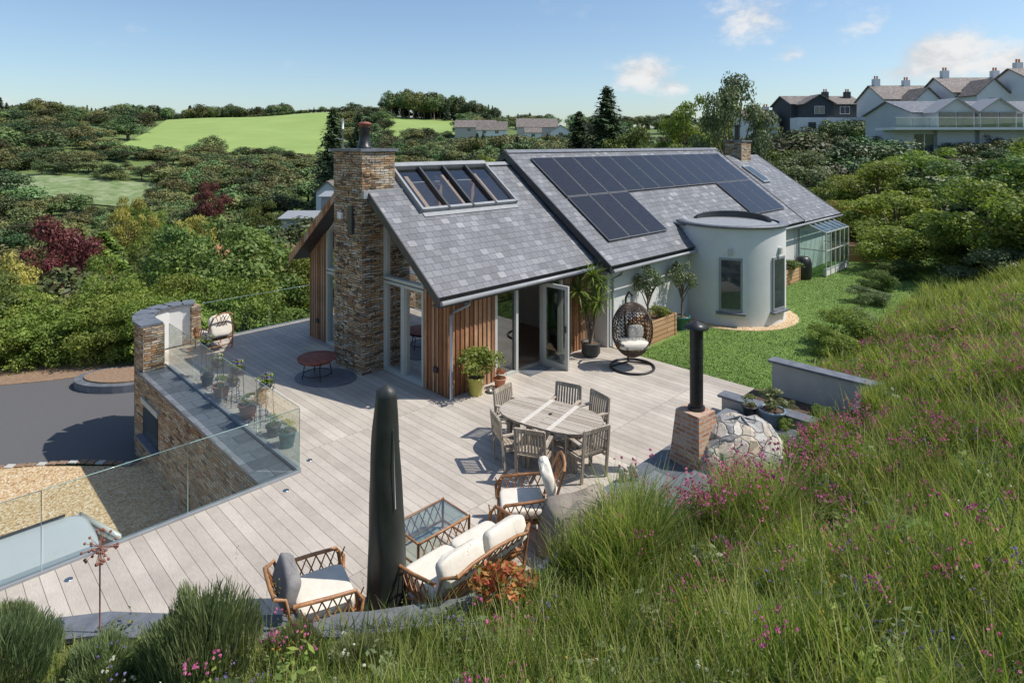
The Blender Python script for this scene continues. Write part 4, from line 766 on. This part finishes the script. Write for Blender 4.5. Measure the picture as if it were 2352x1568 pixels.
mb.obj('potted_yucca',loc=(2.16,17.0,0),uv=False)
ol=tree_mesh('olive',1700,.022,l_olive,nl=16,rx=.3,rz=.28,cz=.68,lr=(.08,.14))
inst(ol,'olive_tree',(*W(6.9,-.85),.45),10,(1.5,1.5,2.0)); inst(fol,'planter_shrub',(*W(7.5,-.85),.5),10,(.7,.7,.5),{0:l_lime}); inst(fol,'planter_shrub',(*W(17.5,-.8),.5),10,(1.2,1.2,.6))
pot('potted_olive_tree',*W(8.62,-1.0),-.03,.24,.42,m_teal,ol,(1.4,1.4,1.95)); pot('garden_pot',5.2,12.4,.2,.25,.3,m_blue,fsm,(.6,.6,.5),l_lav); pot('garden_pot',4.9,12.8,.2,.15,.2,m_blk,fsm,(.3,.3,.3)); 
for v,m_,r,h,z in((.45,m_teal,.17,.3,0),(1.05,m_blk,.15,.22,0),(2.3,m_terra,.2,.27,0),(3.8,m_terra,.2,.26,0),(4.7,m_blk,.15,.22,0)):
    x,y=W(-3.6,v); pot('flower_pot',x,y,z+.003,r,h,m_,fsm,(.36,.36,.28),random.choice([l_green,l_lime]))
def stand(u,v,h):
    x,y=W(u,v); mb=MB()
    for a in range(3):
        t=a*2.1; mb.tube([(.16*math.cos(t),.16*math.sin(t),0),(.12*math.cos(t),.12*math.sin(t),h),(.17*math.cos(t),.17*math.sin(t),h+.12)],.008,m_black,5)
    for z in(.15,h,h+.12): mb.tube([(.15*math.cos(t),.15*math.sin(t),z) for t in np.linspace(0,6.28,15)[:-1]],.007,m_black,5,closed=True)
    mb.lathe((0,0,h),[(.08,0),(.14,.14),(.12,.14)],m_blk,14,cap=False); o=mb.obj('plant_stand',loc=(x,y,.003)); c=inst(fsm,'flowers',(0,0,h+.1),0,(.4,.4,.26),{0:random.choice([l_green,l_lime])}); c.parent=o
    c=inst(fsm,'blooms',(0,0,h+.16),40,(.25,.25,.2),{0:random.choice([l_white,l_pink,l_purple])}); c.parent=o
for u,v,h in((-3.5,1.6,.75),(-3.5,1.9,.35),(-3.55,3.0,.7),(-3.5,3.4,.3),(-3.5,4.3,.5),(-3.45,5.2,.75)): stand(u,v,h)
# ---------------------------------------------------------------- furniture
def rattan(name,loc,rz,w=.72,high=True,c1=m_cream,c2=m_cream):
    E=empty(name,loc,rz); mb=MB(); d=.72; hb=1.08 if high else .82; hw=w/2
    for s in(-1,1):
        x=s*hw
        mb.tube([(x,d/2,0),(x,d/2,.35),(x,d/2-.04,.6)],.022,m_rattan); mb.tube([(x,-d/2+.04,0),(x,-d/2,.35),(x*.95,-d/2-.1,.75),(x*.75,-d/2-.2,hb-.08)],.022,m_rattan)
        arm=[(x,d/2+.02,.3),(x*1.08,d/2+.04,.5),(x*1.1,d/2-.05,.62),(x*1.08,0,.64),(x,-d/2-.02,.66)]; mb.tube(arm,.024,m_rattan)
        mb.tube([(x,d/2,.12),(x,0,.3),(x,-d/2,.12)],.014,m_rattan)
        for i in range(6):
            y=-d/2+.05+i*.12; mb.tube([(x,y,.36),(x*1.05,y+.12,.62)],.009,m_rattan,5); mb.tube([(x,y+.12,.36),(x*1.05,y,.62)],.009,m_rattan,5)
    for z in(.14,.33): 
        mb.tube([(-hw,d/2,z),(hw,d/2,z)],.018,m_rattan); mb.tube([(-hw,-d/2+.02,z),(hw,-d/2+.02,z)],.018,m_rattan)
    mb.tube([(-hw*.75,-d/2-.2,hb-.08),(-hw*.5,-d/2-.23,hb-.01),(0,-d/2-.24,hb+.02),(hw*.5,-d/2-.23,hb-.01),(hw*.75,-d/2-.2,hb-.08)],.022,m_rattan)
    k=int(w/.11)
    for i in range(-k,k+1):
        for sg in(-1,1):
            x0=i*.1; x1=x0+sg*.3
            if abs(x0)<hw*.92 and abs(x1)<hw*.8: mb.tube([(x0,-d/2-.01,.38),(x1,-d/2-.2,hb-.04)],.009,m_rattan,5)
    mb.box((-hw+.02,-d/2+.03,.30),(hw-.02,d/2-.02,.34),m_rattan); mb.obj('cane_frame',E)
    mb=MB(); ns=1 if w<1 else 2
    for i in range(ns):
        cw=(w-.06)/ns; cx=-w/2+.03+cw*(i+.5); mb.sup((cx,.03,.42),(cw-.01,d-.06,.15),c1,.3,lump=.015,seed=i)
        Tm=Matrix.Translation((cx,-d/2-.02,.72))@Matrix.Rotation(math.radians(-16 if high else -20),4,'X'); mb.sup((0,0,0),(cw-.06,.18,hb-.48),c2,.45,Tm,lump=.035,seed=i+3)
    mb.obj('cushions',E)
    return E
rattan('rattan_armchair',(.18,9.3,0),95); rattan('rattan_armchair',(-2.3,7.42,0),-60,.8,False,m_cream,m_gcush); rattan('rattan_armchair',(*W(-2.5,7.4),0),50)
rattan('rattan_sofa',(-.62,8.05,0),45,1.55,False)
mb=MB()
for a in(-.45,.45):
    for b in(-.3,.3): mb.tube([(a,b,0),(a,b,.45)],.02,m_rattan)
for z in(.12,.43):
    mb.tube([(-.45,-.3,z),(.45,-.3,z),(.45,.3,z),(-.45,.3,z)],.02,m_rattan,closed=True)
for s in(-.3,.3):
    for i in range(6): mb.tube([(-.42+i*.14,s,.14),(-.28+i*.14,s,.42)],.008,m_rattan,5); mb.tube([(-.28+i*.14,s,.14),(-.42+i*.14,s,.42)],.008,m_rattan,5)
mb.box((-.44,-.29,.435),(.44,.29,.447),m_bglass); mb.obj('rattan_coffee_table',loc=(-1.15,8.85,0),rz=45)
mb=MB(); nu,nv=40,14; vs=[]
for j in range(nv+1):
    t=j/nv
    for i in range(nu):
        a=2*math.pi*i/nu; f=lambda x:math.copysign(abs(x)**.55,x); sz=(1-.32*t**2) if t<.85 else (1-.32*t**2)*(1-(t-.85)/.15*.6)
        wr=1+.05*math.sin(9*a+2*math.sin(5*t))*(1-t)+.03*math.sin(17*a+4*t); vs.append((.62*f(math.cos(a))*sz*wr,.36*f(math.sin(a))*sz*wr,.82*(t if t<.85 else .85+(t-.85)*.5)+.04*math.sin(3*a)*(t>.5)))
mb.add(vs,[(j*nu+i,j*nu+(i+1)%nu,(j+1)*nu+(i+1)%nu,(j+1)*nu+i) for j in range(nv) for i in range(nu)]+[tuple(nv*nu+i for i in range(nu))],m_cover,None,True); mb.obj('covered_barbecue',loc=(.98,8.9,0),rz=25)
mb=MB(); nu,nv=56,40; vs=[]
for j in range(nv+1):
    t=j/nv; r=np.interp(t,[0,.05,.5,.8,.93,.98,.995,1],[.225,.23,.19,.155,.128,.118,.085,.02])
    for i in range(nu):
        a=2*math.pi*i/nu; wr=1+.06*math.sin(2*a+1+1.2*t)+.05*max(0,math.sin(3*a+2.2*t))**3*(1-t*.3)+.02*math.sin(5*a+7*t)*math.sin(9*t)+.012*math.sin(23*t+3*a)
        vs.append((r*wr*math.cos(a)+.01*math.sin(7*t),r*wr*math.sin(a),.12+2.68*t))
mb.add(vs,[(j*nu+i,j*nu+(i+1)%nu,(j+1)*nu+(i+1)%nu,(j+1)*nu+i) for j in range(nv) for i in range(nu)]+[tuple(nv*nu+i for i in range(nu))],m_umb,None,True)
mb.cyl((0,0,0),.03,.3,m_black); mb.lathe((0,0,0),[(.32,0),(.32,.06),(.06,.09)],m_black,20); mb.tube([(.12,-.12,2.3),(.13,-.14,1.9),(.15,-.155,1.35)],.006,m_gutter,5); mb.obj('closed_patio_umbrella',loc=(-1.57,7.72,0))
m_teak2=nmat('pale_teak_batten',(.5,.46,.4),(.6,.56,.5),12,.8)
E=empty('teak_dining_table',(.72,11.62,0),-32); mb=MB(); Ov=[(1.0*math.copysign(abs(math.cos(t))**.75,math.cos(t)),.6*math.copysign(abs(math.sin(t))**.75,math.sin(t))) for t in np.linspace(0,2*math.pi,49)[:-1]]
mb.prism(Ov,.70,.735,m_teakh)
for x in(-.27,.27): mb.box((x-.045,-.597,.736),(x+.045,.597,.742),m_teak2)
mb.box((-.8,-.4,.62),(.8,.4,.699),m_teak)
for a in(-.68,.68):
    for b in(-.36,.36): mb.box((a-.04,b-.04,0),(a+.04,b+.04,.62),m_teak)
mb.box((-.68,-.03,.2),(.68,.03,.26),m_teak); mb.cyl((0,0,.743),.035,.004,m_dark); mb.obj('table_frame',E,bevel=.004)
mb=MB()
for x in(-.26,.26):
    mb.box((x-.025,.2,0),(x+.025,.25,.64),m_teak); mb.add([(x-.022,-.24,0),(x+.022,-.24,0),(x+.022,-.2,0),(x-.022,-.2,0),(x-.022,-.33,.93),(x+.022,-.33,.93),(x+.022,-.29,.93),(x-.022,-.29,.93)],[(0,3,2,1),(4,5,6,7),(0,1,5,4),(1,2,6,5),(2,3,7,6),(3,0,4,7)],m_teak)
    mb.box((x-.035,-.27,.64),(x+.035,.28,.665),m_teak); mb.box((x-.015,-.2,.36),(x+.015,.2,.42),m_teak)
for i in range(7): mb.box((-.235,-.21+i*.062,.42),(.235,-.16+i*.062,.44),m_teak)
mb.box((-.24,.2,.36),(.24,.23,.42),m_teak)
Tb=Matrix.Translation((0,-.24,.5))@Matrix.Rotation(math.radians(10),4,'X')
mb.box((-.26,-.015,.37),(.26,.02,.45),m_teak,Tb); mb.box((-.24,-.015,-.03),(.24,.015,.02),m_teak,Tb)
for i in range(8): mb.box((-.225+i*.058,-.01,.02),(-.195+i*.058,.01,.37),m_teak,Tb)
ch=mb.mesh('teak_chair')
for bx_,by_,tw in((-.12,12.42,6),(1.1,12.55,-5),(1.68,12.05,8),(-.22,11.15,-7),(.3,10.62,5),(1.45,10.7,-9)):
    a=math.atan2(11.62-by_,.72-bx_); o=inst(ch,'teak_armchair',(bx_+math.cos(a)*.24,by_+math.sin(a)*.24,0),math.degrees(a)-90+tw)
mb=MB(); mb.prism([(.8*math.cos(t),.62*math.sin(t)) for t in np.linspace(0,6.283,41)[:-1]],0.003,.015,m_coping); mb.obj('hearth_mat',loc=(-4.62,15.4,0),rz=-20)
mb=MB(); mb.lathe((0,0,.33),[(.001,0),(.2,.02),(.36,.08),(.46,.17),(.48,.17),(.48,.185),(.44,.185)],m_rust,32,cap=False); mb.lathe((0,0,.5),[(.001,.05),(.25,.035),(.46,.005)],m_rust,32,cap=False)
for i in range(4):
    t=i*math.pi/2+.5; mb.tube([(.36*math.cos(t),.36*math.sin(t),.02),(.3*math.cos(t),.3*math.sin(t),.35),(.44*math.cos(t),.44*math.sin(t),.45)],.014,m_black)
mb.tube([(.33*math.cos(t),.33*math.sin(t),.12) for t in np.linspace(0,6.28,25)[:-1]],.011,m_black,6,closed=True); mb.obj('fire_pit',loc=(-4.82,15.35,.012))
E=empty('hanging_egg_chair',(3.12,16.1,0),8); mb=MB(); mb.tube([(.56*math.cos(t),.56*math.sin(t),.03) for t in np.linspace(0,6.283,41)[:-1]],.03,m_black,8,closed=True)
mb.tube([(-.53,.1,.03),(0,.3,.05),(.53,.1,.03)],.025,m_black); mb.tube([(0,.3,.05),(0,.45,.5),(.0,.62,1.1),(0,.5,1.7),(0,.25,1.9),(0,.03,1.86)],.028,m_black,8); mb.tube([(0,.03,1.86),(0,.02,1.68)],.01,m_black,5); mb.obj('stand',E)
mb=MB(); nu,nv=30,22; vs=[]
for j in range(nv+1):
    a=-math.pi/2+math.pi*j/nv
    for i in range(nu):
        b=2*math.pi*i/nu; r=math.cos(a); vs.append((.53*r*math.cos(b),.46*r*math.sin(b),.98+.7*math.sin(a)))
fs=[]
for j in range(nv):
    for i in range(nu):
        q=[(j*nu+i),(j*nu+(i+1)%nu),((j+1)*nu+(i+1)%nu),((j+1)*nu+i)]; c=[sum(vs[t][k] for t in q)/4 for k in range(3)]
        if c[1]<-.12 and ((c[0]/.48)**2+((c[2]-1.02)/.52)**2)<1: continue
        fs+= [(q[0],q[1],q[2]),(q[0],q[2],q[3])]
mb.add(vs,fs,m_rattan2); o=mb.obj('woven_shell',E); w_=o.modifiers.new('w','WIREFRAME'); w_.thickness=.022
mb=MB(); mb.sup((0,-.02,.62),(.82,.62,.24),m_cream,.6,lump=.03); mb.sup((.15,.12,.88),(.42,.16,.36),m_cream,.5,Matrix.Rotation(.1,4,'Z'),lump=.02); mb.obj('cushion',E)
# pizza oven
E=empty('stone_pizza_oven',(3.27,11.0,.2)); mb=MB()
mb.add([(-.38,-.33,-.2),(.32,-.33,-.2),(.32,.33,-.2),(-.38,.33,-.2),(-.27,-.24,.9),(.2,-.24,.9),(.2,.24,.9),(-.27,.24,.9)],[(0,3,2,1),(4,5,6,7),(0,1,5,4),(1,2,6,5),(2,3,7,6),(3,0,4,7)],m_brick,Matrix.Rotation(math.radians(38),4,'Z')); mb.obj('brick_flue_base',E)
def faceted(mb,c,d,seed,nu=11,nv=7,j=.09):
    r=random.Random(seed); vs=[]
    for i in range(nv+1):
        a=-math.pi/2+math.pi*i/nv
        for k in range(nu):
            b=2*math.pi*(k+.5*(i%2))/nu; l=1+r.uniform(-j,j); ca=math.copysign(abs(math.cos(a))**.85,math.cos(a)); vs.append((c[0]+d[0]/2*ca*math.cos(b)*l,c[1]+d[1]/2*ca*math.sin(b)*l,c[2]+d[2]/2*math.sin(a)*l))
    fs=[]
    for i in range(nv):
        for k in range(nu):
            q=(i*nu+k,i*nu+(k+1)%nu,(i+1)*nu+(k+1)%nu,(i+1)*nu+k); fs+= [q[:3],(q[0],q[2],q[3])]
    mb.add(vs,fs,m_rubble)
mb=MB(); faceted(mb,(.74,-.12,.0),(1.65,1.4,1.6),4,14,9,.06); faceted(mb,(.2,-.45,-.05),(.62,.5,1.0),8,9,7,.08); o=mb.obj('stone_dome',E)
mb=MB(); mb.cyl((0,0,.88),.115,1.42,m_black,n=20); mb.lathe((0,0,2.3),[(.2,.03),(.22,.05),(.1,.12),(.01,.16)],m_black,20); mb.cyl((0,0,2.28),.1,.06,m_black); mb.cyl((0,0,.9),.15,.05,m_black); mb.obj('flue_pipe',E)
mb=MB(); mb.sup((0,0,.12),(.16,.09,.24),m_rubble,.6,lump=.06); mb.sup((.17,.03,.14),(.13,.1,.28),m_rubble,.6,lump=.06,seed=3); mb.obj('stone_ornament',loc=(1.85,10.3,.2))
for u,v in((-3.55,-.35),(-4.3,-1.0),(-7.3,-1.0),(-9.2,-1.0),(-3.5,3.2),(-2.0,-.9)):
    mb=MB(); mb.lathe((0,0,0),[(.05,0.002),(.05,.007),(.035,.008),(.001,.008)],m_chrome,16,cap=False); mb.obj('deck_light',loc=(*W(u,v),0))
mb=MB(); mb.tube([(0,0,0),(0,0,1.15)],.008,m_rust,5); c=Vector((0,0,1.32))
for d in rdir(38):
    p=c+Vector(d)*.17; mb.tube([tuple(c),tuple(p)],.003,m_rust,4); mb.sup(tuple(p),(.03,.03,.03),m_rust,1,nu=8,nv=6)
mb.obj('metal_dandelion_sculpture',loc=(-4.55,6.85,onb(-4.55,6.85)-.3))
# car
E=empty('parked_car',(*W(-7.47,.6),-2.3),45); E.scale=(1.12,1.12,1.24); mb=MB()
prof=[(-2.1,.35),(-2.12,.75),(-2.02,1.0),(1.05,1.0),(1.6,.90),(1.95,.74),(2.06,.55),(2.05,.38),(1.9,.28),(-1.9,.28)]
def loft(prof,hw,mat):
    n=len(prof); vs=[(x,-hw(x,z),z) for x,z in prof]+[(x,hw(x,z),z) for x,z in prof]; mb.add(vs,[tuple(range(n)),tuple(range(n,2*n))[::-1]]+[(i,(i+1)%n,n+(i+1)%n,n+i)[::-1] for i in range(n)],mat)
loft(prof,lambda x,z:.88-.16*max(0,(x-1.2))-.04*(z>.95),m_car); mb.obj('body',E,bevel=.07)
mb=MB(); A=[(-2.0,.80,1.0),(1.15,.80,1.0),(.62,.68,1.54),(-1.8,.68,1.54)]
vs=[(x,-y,z) for x,y,z in A]+[(x,y,z) for x,y,z in A]; mb.add(vs,[(0,1,2,3),(7,6,5,4),(1,5,6,2),(0,3,7,4)],m_dglass)
mb.obj('glasshouse',E)
mb=MB(); mb.sup((-.6,0,1.55),(2.62,1.46,.16),m_car,.35,nu=32)
for s in(-1,1):
    mb.tube([(1.17,s*.8,1.0),(.63,s*.68,1.56)],.045,m_car); mb.tube([(-2.02,s*.8,1.0),(-1.82,s*.68,1.56)],.06,m_car); mb.tube([(-.5,s*.81,1.0),(-.55,s*.68,1.56)],.03,m_car); mb.tube([(-1.7,s*.62,1.65),(.45,s*.62,1.65)],.018,m_dark)
    mb.sup((.95,s*.98,1.08),(.16,.22,.15),m_car,.6); mb.sup((1.9,s*.58,.68),(.25,.3,.16),m_chrome,.7)
mb.obj('roof_and_pillars',E)
mb=MB()
for x in(-1.35,1.3):
    for s in(-1,1):
        Tm=Matrix.Translation((x,s*.82,.32))@Matrix.Rotation(math.pi/2,4,'X'); mb.lathe((0,0,-.1),[(.2,0),(.31,0),(.32,.05),(.32,.15),(.31,.2),(.2,.2)],m_tyre,24,Tm); mb.lathe((0,0,-.08),[(.01,0),(.2,.0),(.2,.16),(.01,.16)],m_chrome,12,Tm)
mb.obj('wheels',E)
# ---------------------------------------------------------------- world, light, camera
w=bpy.data.worlds.new('World'); S.world=w; w.use_nodes=True; nt=w.node_tree; nt.nodes.clear()
o=nd(nt,'ShaderNodeOutputWorld'); bg=nd(nt,'ShaderNodeBackground'); bg.inputs[1].default_value=.145; nt.links.new(bg.outputs[0],o.inputs[0])
sk=nd(nt,'ShaderNodeTexSky'); sk.sky_type='NISHITA'; sk.sun_disc=False; EL=55; AZ=92; sk.sun_elevation=math.radians(EL); sk.sun_rotation=math.radians(AZ); sk.air_density=1.0; sk.dust_density=.9; sk.ozone_density=1.7
skc=mixc(nt,1.0,sk.outputs[0],(.92,.98,1.02),'MULTIPLY')
tc=nd(nt,'ShaderNodeTexCoord'); mp=nd(nt,'ShaderNodeMapping'); mp.inputs['Scale'].default_value=(1,1,1.8); nt.links.new(tc.outputs['Generated'],mp.inputs[0])
n1=noise(nt,mp.outputs[0],16,9,.62); last=None
for px,py,r,am in((1480,168,100,1.05),(1540,195,65,.85),(2150,130,150,1.15),(2080,165,95,.95),(2330,150,110,1.1),(1740,40,150,.75),(1660,50,60,.5),(1815,125,60,.7),(1140,185,50,.32),(650,130,140,.3),(2000,60,170,.42),(300,60,260,.2),(1300,60,200,.22),(20,240,80,.5)):
    v=Vector((px-1176,1425,330-py)); l=v.length; v.normalize()
    sc=nd(nt,'ShaderNodeVectorMath',operation='SUBTRACT'); nt.links.new(tc.outputs['Generated'],sc.inputs[0]); sc.inputs[1].default_value=v
    ml=nd(nt,'ShaderNodeVectorMath',operation='MULTIPLY'); nt.links.new(sc.outputs[0],ml.inputs[0]); ml.inputs[1].default_value=(1,1,1.7)
    ln=nd(nt,'ShaderNodeVectorMath',operation='LENGTH'); nt.links.new(ml.outputs[0],ln.inputs[0])
    mr=nd(nt,'ShaderNodeMapRange'); nt.links.new(ln.outputs['Value'],mr.inputs[0]); mr.inputs[1].default_value=0; mr.inputs[2].default_value=r/l*1.25; mr.inputs[3].default_value=am; mr.inputs[4].default_value=0
    if last is None: last=mr.outputs[0]
    else:
        mx=nd(nt,'ShaderNodeMath',operation='MAXIMUM'); nt.links.new(last,mx.inputs[0]); nt.links.new(mr.outputs[0],mx.inputs[1]); last=mx.outputs[0]
ad=nd(nt,'ShaderNodeMath',operation='MULTIPLY_ADD'); nt.links.new(n1.outputs[0],ad.inputs[0]); ad.inputs[1].default_value=1.7; ad.inputs[2].default_value=-.95
ad2=nd(nt,'ShaderNodeMath',operation='ADD'); nt.links.new(ad.outputs[0],ad2.inputs[0]); nt.links.new(last,ad2.inputs[1])
gt=nd(nt,'ShaderNodeMath',operation='MULTIPLY'); fac=nd(nt,'ShaderNodeMapRange',interpolation_type='SMOOTHSTEP'); nt.links.new(ad2.outputs[0],fac.inputs[0]); fac.inputs[1].default_value=.18; fac.inputs[2].default_value=.85
gm=nd(nt,'ShaderNodeMath',operation='MULTIPLY',use_clamp=True); nt.links.new(last,gm.inputs[0]); gm.inputs[1].default_value=3; nt.links.new(fac.outputs[0],gt.inputs[0]); nt.links.new(gm.outputs[0],gt.inputs[1])
cc=ramp(nt,n1.outputs[0],[(.35,(.6,.62,.65)),(.6,(.84,.845,.85))])
cc=mixc(nt,1.0,cc,(7.0,7.0,7.0),'MULTIPLY')
nt.links.new(mixc(nt,gt.outputs[0],skc,cc),bg.inputs[0])
sd=bpy.data.lights.new('sun','SUN'); sd.energy=5.0; sd.angle=math.radians(.5); sd.color=(1,.95,.87); so=bpy.data.objects.new('sun',sd); COL.objects.link(so)
az=math.radians(AZ); d=Vector((math.sin(az)*math.cos(math.radians(EL)),math.cos(az)*math.cos(math.radians(EL)),math.sin(math.radians(EL)))); so.rotation_euler=d.to_track_quat('Z','Y').to_euler()
cd=bpy.data.cameras.new('camera'); cam=bpy.data.objects.new('camera',cd); COL.objects.link(cam); cam.location=(0,0,5.8); cam.rotation_euler=(math.pi/2,0,0); cd.sensor_width=36; cd.lens=1425/2352*36; cd.shift_y=-454/2352; cd.clip_end=6000; cd.clip_start=.1
S.camera=cam
S.view_settings.view_transform='Standard'; S.view_settings.look='None'; S.view_settings.exposure=0
